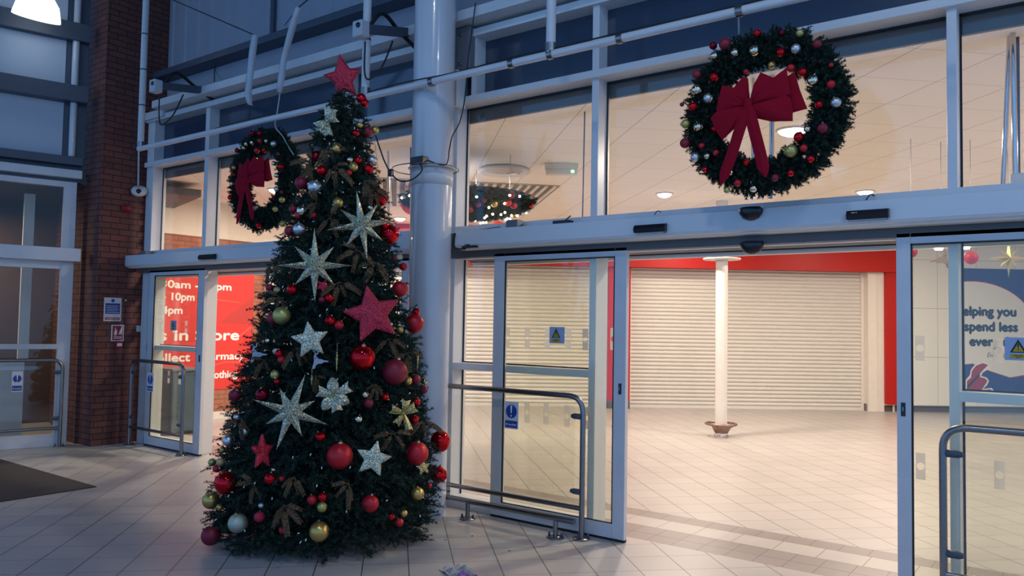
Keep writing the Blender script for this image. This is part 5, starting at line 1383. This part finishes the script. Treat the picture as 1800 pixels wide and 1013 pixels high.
w1 = [(S1, 838,155,36,'red_gloss'),(S1,1060,150,26,'burgundy_gloss'),(S1,1218,152,34,'olive_gold'),(S1,545,250,55,'burgundy'),(S1,412,245,36,'burgundy_gloss'),(S1,638,332,38,'mirror'),(S1,812,312,48,'mirror'),(S1,450,358,38,'mirror'),(S1,1050,325,40,'red_gloss'),
      (S1,1188,298,44,'silver'),(S1,1375,250,40,'burgundy'),(S1,950,425,34,'gold'),(S1,712,482,24,'red_matte'),(S1,1130,460,38,'red_matte'),(S1,1243,502,42,'red_gloss'),(S1,1338,582,54,'mirror'),(S1,1502,442,20,'red_matte'),(S1,1505,618,38,'red_matte'),
      (S1,290,525,42,'burgundy'),(S1,450,552,40,'red_gloss'),(S1,295,668,50,'mirror'),(S1,390,740,42,'silver'),(S1,262,818,42,'red_gloss'),(S1,150,792,20,'burgundy'),(S1,1398,800,36,'red_gloss'),(S1,1548,780,46,'silver'),(S1,475,782,12,'mirror'),
      (S2,190,150,40,'olive_gold'),(S2,308,178,42,'mirror'),(S2,440,185,34,'red_gloss'),(S2,180,320,46,'burgundy'),(S2,340,348,26,'red_matte'),(S2,275,450,42,'silver'),(S2,465,410,26,'red_matte'),(S2,390,440,30,'mirror'),(S2,362,560,26,'red_gloss'),(S2,610,505,30,'mirror'),
      (S2,738,500,30,'red_gloss'),(S2,1142,395,58,'olive_gold'),(S2,1260,370,34,'red_matte'),(S2,1208,265,46,'red_gloss'),(S2,1290,195,34,'mirror'),(S2,1430,190,46,'burgundy'),(S2,1318,465,34,'red_gloss'),(S2,1140,592,32,'red_gloss'),(S2,1000,635,34,'burgundy'),
      (S2,662,682,32,'red_matte'),(S2,552,742,30,'olive_gold'),(S2,800,730,34,'mirror'),(S2,1265,445,20,'mirror'),(S2,605,590,24,'mirror')]
wreath(ony(1343, 198, -.4).x, ony(1343, 198, -.4).z, -.40, 'round fir wreath with a crimson bow above the main doors, nearer and larger', [(*f_(a, b), r / 5.143, m_) for f_, a, b, r, m_ in w1])
S3 = lambda zx, zy: (400 + zx / 4.824, 210 + zy / 4.824)
w2 = [(228,122,26,'burgundy_gloss'),(290,122,20,'red_gloss'),(290,185,20,'red_matte'),(222,200,18,'mirror'),(175,212,18,'mirror'),(348,188,18,'mirror'),(408,212,26,'silver'),(152,245,16,'mirror'),(98,268,20,'burgundy_gloss'),(238,262,24,'red_matte'),(310,262,20,'red_gloss'),(185,318,18,'mirror'),
      (448,298,16,'burgundy'),(402,375,20,'mirror'),(470,405,24,'red_gloss'),(432,478,22,'mirror'),(430,595,22,'silver'),(468,618,16,'burgundy'),(462,682,26,'olive_gold'),(412,762,24,'olive_gold'),(68,412,18,'gold'),(58,470,18,'burgundy'),(52,548,20,'mirror'),(92,550,20,'burgundy'),(40,665,22,'red_gloss'),
      (100,632,14,'mirror'),(240,755,22,'silver'),(272,900,24,'red_gloss'),(415,882,26,'olive_gold'),(185,922,18,'mirror'),(130,890,18,'mirror'),(60,728,14,'mirror'),(410,665,18,'burgundy_gloss'),(345,732,12,'mirror')]
wreath(ony(465, 316, -.4).x, ony(465, 316, -.4).z, -.40, 'round fir wreath with a crimson bow left of the tree, farther away', [(*S3(a, b), r / 4.824, m_) for a, b, r, m_ in w2])

# ------------------------------------------------------------------ hanging decorations inside
FWD = Vector((MR[0][2], MR[1][2], MR[2][2])); RGT = Vector((MR[0][0], MR[1][0], MR[2][0])); UPV = -Vector((MR[0][1], MR[1][1], MR[2][1]))
def at_depth(px, py, d): return CP + ray(px, py) * d
c = at_depth(822, 346, 8.9); t = empty('hanging_garland', c); tag(t, 'broad dark fir garland bowl with lights hanging from the ceiling behind the upper window', 'garland')
N = 2300; an = rng.uniform(0, 2*PI, N); s = rng.uniform(0, 1, N) ** .6
rr = .74 * s; base = np.stack([rr * np.cos(an), rr * np.sin(an), -.19 * np.sqrt(np.clip(1 - s**2.2, 0, 1)) ], 1)
d = norm(np.stack([np.cos(an) * s, np.sin(an) * s, -(1.15 - s)], 1) + rng.normal(size=(N, 3)) * .3)
tri_obj('foliage', needles(base, d, rng.uniform(.05, .08, N), 30, .035, .003), M['needle_dark'], t)
MB().lathe([(0, 0), (.74, 0), (.72, -.04), (.5, -.13), (0, -.18)], 32, c).build('backing', M['dark_steel'], t)
for k in range(3): MB().tube([c + Vector((.6*math.cos(k*2.1), .6*math.sin(k*2.1), 0)), Vector((c.x + .6*math.cos(k*2.1), c.y + .6*math.sin(k*2.1), CEIL))], .003, 6).build('hanging_wire', M['steel'], t)
me_l = bpy.data.meshes.new('bulb'); bm = bmesh.new(); bmesh.ops.create_icosphere(bm, subdivisions=2, radius=.013); bm.to_mesh(me_l); bm.free(); me_l.materials.append(M['fairy'])
for k in range(48):
    a_ = rng.uniform(0, 2*PI); s_ = rng.uniform(.1, 1.0) ** .6
    o = bpy.data.objects.new('bulb', me_l); col.objects.link(o); o.parent = t; o.location = (.80*s_*math.cos(a_), .80*s_*math.sin(a_), -.25*math.sqrt(max(0, 1 - s_**2.2)) - .03)
for k in range(26):
    a_ = rng.uniform(PI*.9, 2.3*PI); s_ = rng.uniform(.3, 1.0) ** .5
    bauble(c + Vector((.78*s_*math.cos(a_), .78*s_*math.sin(a_), -.23*math.sqrt(max(0, 1 - s_**2.2)) - .02)), rng.uniform(.022, .04), ['red_matte', 'gold', 'burgundy', 'red_gloss'][k % 4], None, parent=t)
def lantern(px, py, d, r, lab, m_='red_fascia'):
    p = at_depth(px, py, d); k = r * d / F; t = empty('hanging_ball', p); tag(t, lab, 'ornament', 'large red balls hanging from the mall ceiling')
    prof_ = [(0, -1)] + [(math.sin(PI*i/16), -math.cos(PI*i/16)) for i in range(1, 16)] + [(0, 1)]
    MB().lathe([(a*k, b*k) for a, b in prof_], 28, p).build('ball', M[m_], t)
    MB().lathe([(.14*k, .98*k), (.14*k, 1.1*k), (0, 1.12*k)], 12, p).build('cap', M['cap'], t)
    MB().tube([p + Z*k*1.1, Vector((p.x, p.y, CEIL))], .003, 6).build('thread', M['steel'], t)
lantern(726, 355, 10.6, 23, 'big pinkish red ball hanging inside, half hidden by the round column')
lantern(876, 404, 10.6, 15, 'big red ball inside, its top showing over the main housing')
lantern(1707, 453, 7.5, 12, 'red ball hanging inside by the gold star at the right edge')
lantern(1602, 443, 7.5, 10, 'red ball hanging inside beside the right leaf stile')
p = at_depth(1773, 454, 7.5); k_ = 7.5 / F; fr = (p, RGT, UPV, -FWD)
t = rootfr('hanging_star', fr, 'folded gold eight-pointed star hanging inside before the blue poster', 'ornament')
star8(p, fr, 35*k_, 22*k_, 7*k_, None).build('star', mat('satin_gold_foil', (.55, .45, .2), .35, .6), t)
MB().tube([p + UPV*33*k_, Vector((p.x, p.y, CEIL))], .003, 6).build('thread', M['steel'], t)
p = at_depth(1655, 455, 7.6); fr = (p, RGT, UPV, -FWD)
t = reindeer(fr, .8*7.6/F, 'hanging_reindeer', 'flat brown-grey reindeer shape hanging inside by the right mullion', 'deer', -1, 'hanging shapes inside')
M['deer_brown'] = mat('brown_card', (.25, .19, .14), .7)
for ch in children(t): ch.data.materials[0] = M['deer_brown']
MB().tube([p + UPV*10*k_, Vector((p.x, p.y, CEIL))], .003, 6).build('thread', M['steel'], t)

# ------------------------------------------------------------------ floor items
o = MB().box(-10.3, -7.48, -5, -1.53, 0, .008).build('entrance_mat', M['mat_dark']); tag(o, 'dark brown entrance mat on the tiles at the left edge', 'mat')
q = onz(820, 1008, 0)
def crumple(cx_, cy_, sx, sy, h, m_, lab, seed):
    r_ = np.random.default_rng(seed); n = 9; mb = MB(); ang = r_.uniform(-.5, .5); vs = []
    for side in (0, 1):
        for i in range(n):
            for j in range(n):
                a, b = (i/(n-1) - .5) * sx, (j/(n-1) - .5) * sy
                z = .004 + h * (.5 + .5*math.sin(i*1.9 + seed)) * (.5 + .5*math.cos(j*1.7 + seed*.7)) * (.4 + .6*(i*7+j*5+seed) % 3 / 2)
                vs.append((cx_ + a*math.cos(ang) - b*math.sin(ang), cy_ + a*math.sin(ang) + b*math.cos(ang), z - side * .0015))
    B_ = n*n
    for i in range(n-1):
        for j in range(n-1):
            a = i*n+j; mb.add([vs[a], vs[a+1], vs[a+n+1], vs[a+n]], [(0, 1, 2, 3)]); mb.add([vs[B_+a], vs[B_+a+1], vs[B_+a+n+1], vs[B_+a+n]], [(3, 2, 1, 0)])
    o = mb.build('crumpled_leaflet', m_); tag(o, lab, 'paper', 'litter on the floor'); return o
crumple(q.x - .02, q.y - .03, .26, .19, .030, mat('grey_newsprint', (.35, .34, .33), .8, noise=.5, nscale=40), 'crumpled grey leaflet on the tiles at the bottom edge', 3)
crumple(q.x + .05, q.y - .06, .12, .08, .028, mat('purple_print', (.28, .10, .34), .5, noise=.5, nscale=25), 'piece of purple printed paper on the crumpled leaflet', 5)
# scraps by the tree foot and dark leaf bits
for k, (px, py, lab) in enumerate(((830, 943, 'dark leaf scrap on the tiles right of the tree, nearest the bumper rail'), (783, 950, 'small dark scrap on the tiles right of the tree foot'), (895, 969, 'faint dark scrap on the tiles below the barrier'))):
    p = onz(px, py, 0); o = MB().add([(p.x-.012, p.y, .002), (p.x, p.y-.007, .006), (p.x+.012, p.y+.002, .003), (p.x, p.y+.008, .004), (p.x, p.y, .0)], [(0,1,2,3), (0,4,1), (1,4,2), (2,4,3), (3,4,0)]).build('leaf_scrap', M['ink']); tag(o, lab, 'scrap', 'scraps on the floor')

# ------------------------------------------------------------------ outside lamps
def dome_lamp(p, lab, arm_to, tilt=0.0, power=35):
    t = empty('dome_lamp', p); tag(t, lab, 'light', 'white dome lamps under the canopy'); ax = Matrix.Rotation(tilt, 3, 'Y')
    MB().lathe([(0, .20), (.09, .195), (.16, .15), (.215, .07), (.245, -.06), (.25, -.10), (0, -.12)], 36, p, ax).build('diffuser', M['lamp_cool'], t)
    MB().lathe([(.0, .24), (.06, .24), (.07, .19), (0, .19)], 20, p, ax).build('cap', M['dark_steel'], t)
    MB().tube([p + ax @ Vector((0, 0, .22)), arm_to], .018, 10).build('arm', M['dark_steel'], t)
    a = area('dome_lamp_light', (0, 0, -.16), power, .4, (.85, .93, 1.0)); a.parent = t
    return t
pl = LW[0] + LW[1] * .42 + LW[3] * .55 + Z * 5.28
r_ = ray(66, 17); n_ = LW[3]; pl = CP + r_ * ((n_.dot(LW[0]) + .55 - n_.dot(CP)) / n_.dot(r_))
dome_lamp(pl, 'glowing white dome lamp at the top left corner', pl + Vector((-.1, 0, .0)) + Vector((0, 0, 1.6)), .22, .5)
dome_lamp(Vector((-1.5, -4.4, 6.4)), 'glowing white dome lamp behind the viewer, left one', Vector((-1.5, -4.4, 7.0)), 0, 40)
dome_lamp(Vector((2.0, -3.6, 6.4)), 'glowing white dome lamp behind the viewer, right one', Vector((2.0, -3.6, 7.0)), 0, 40)
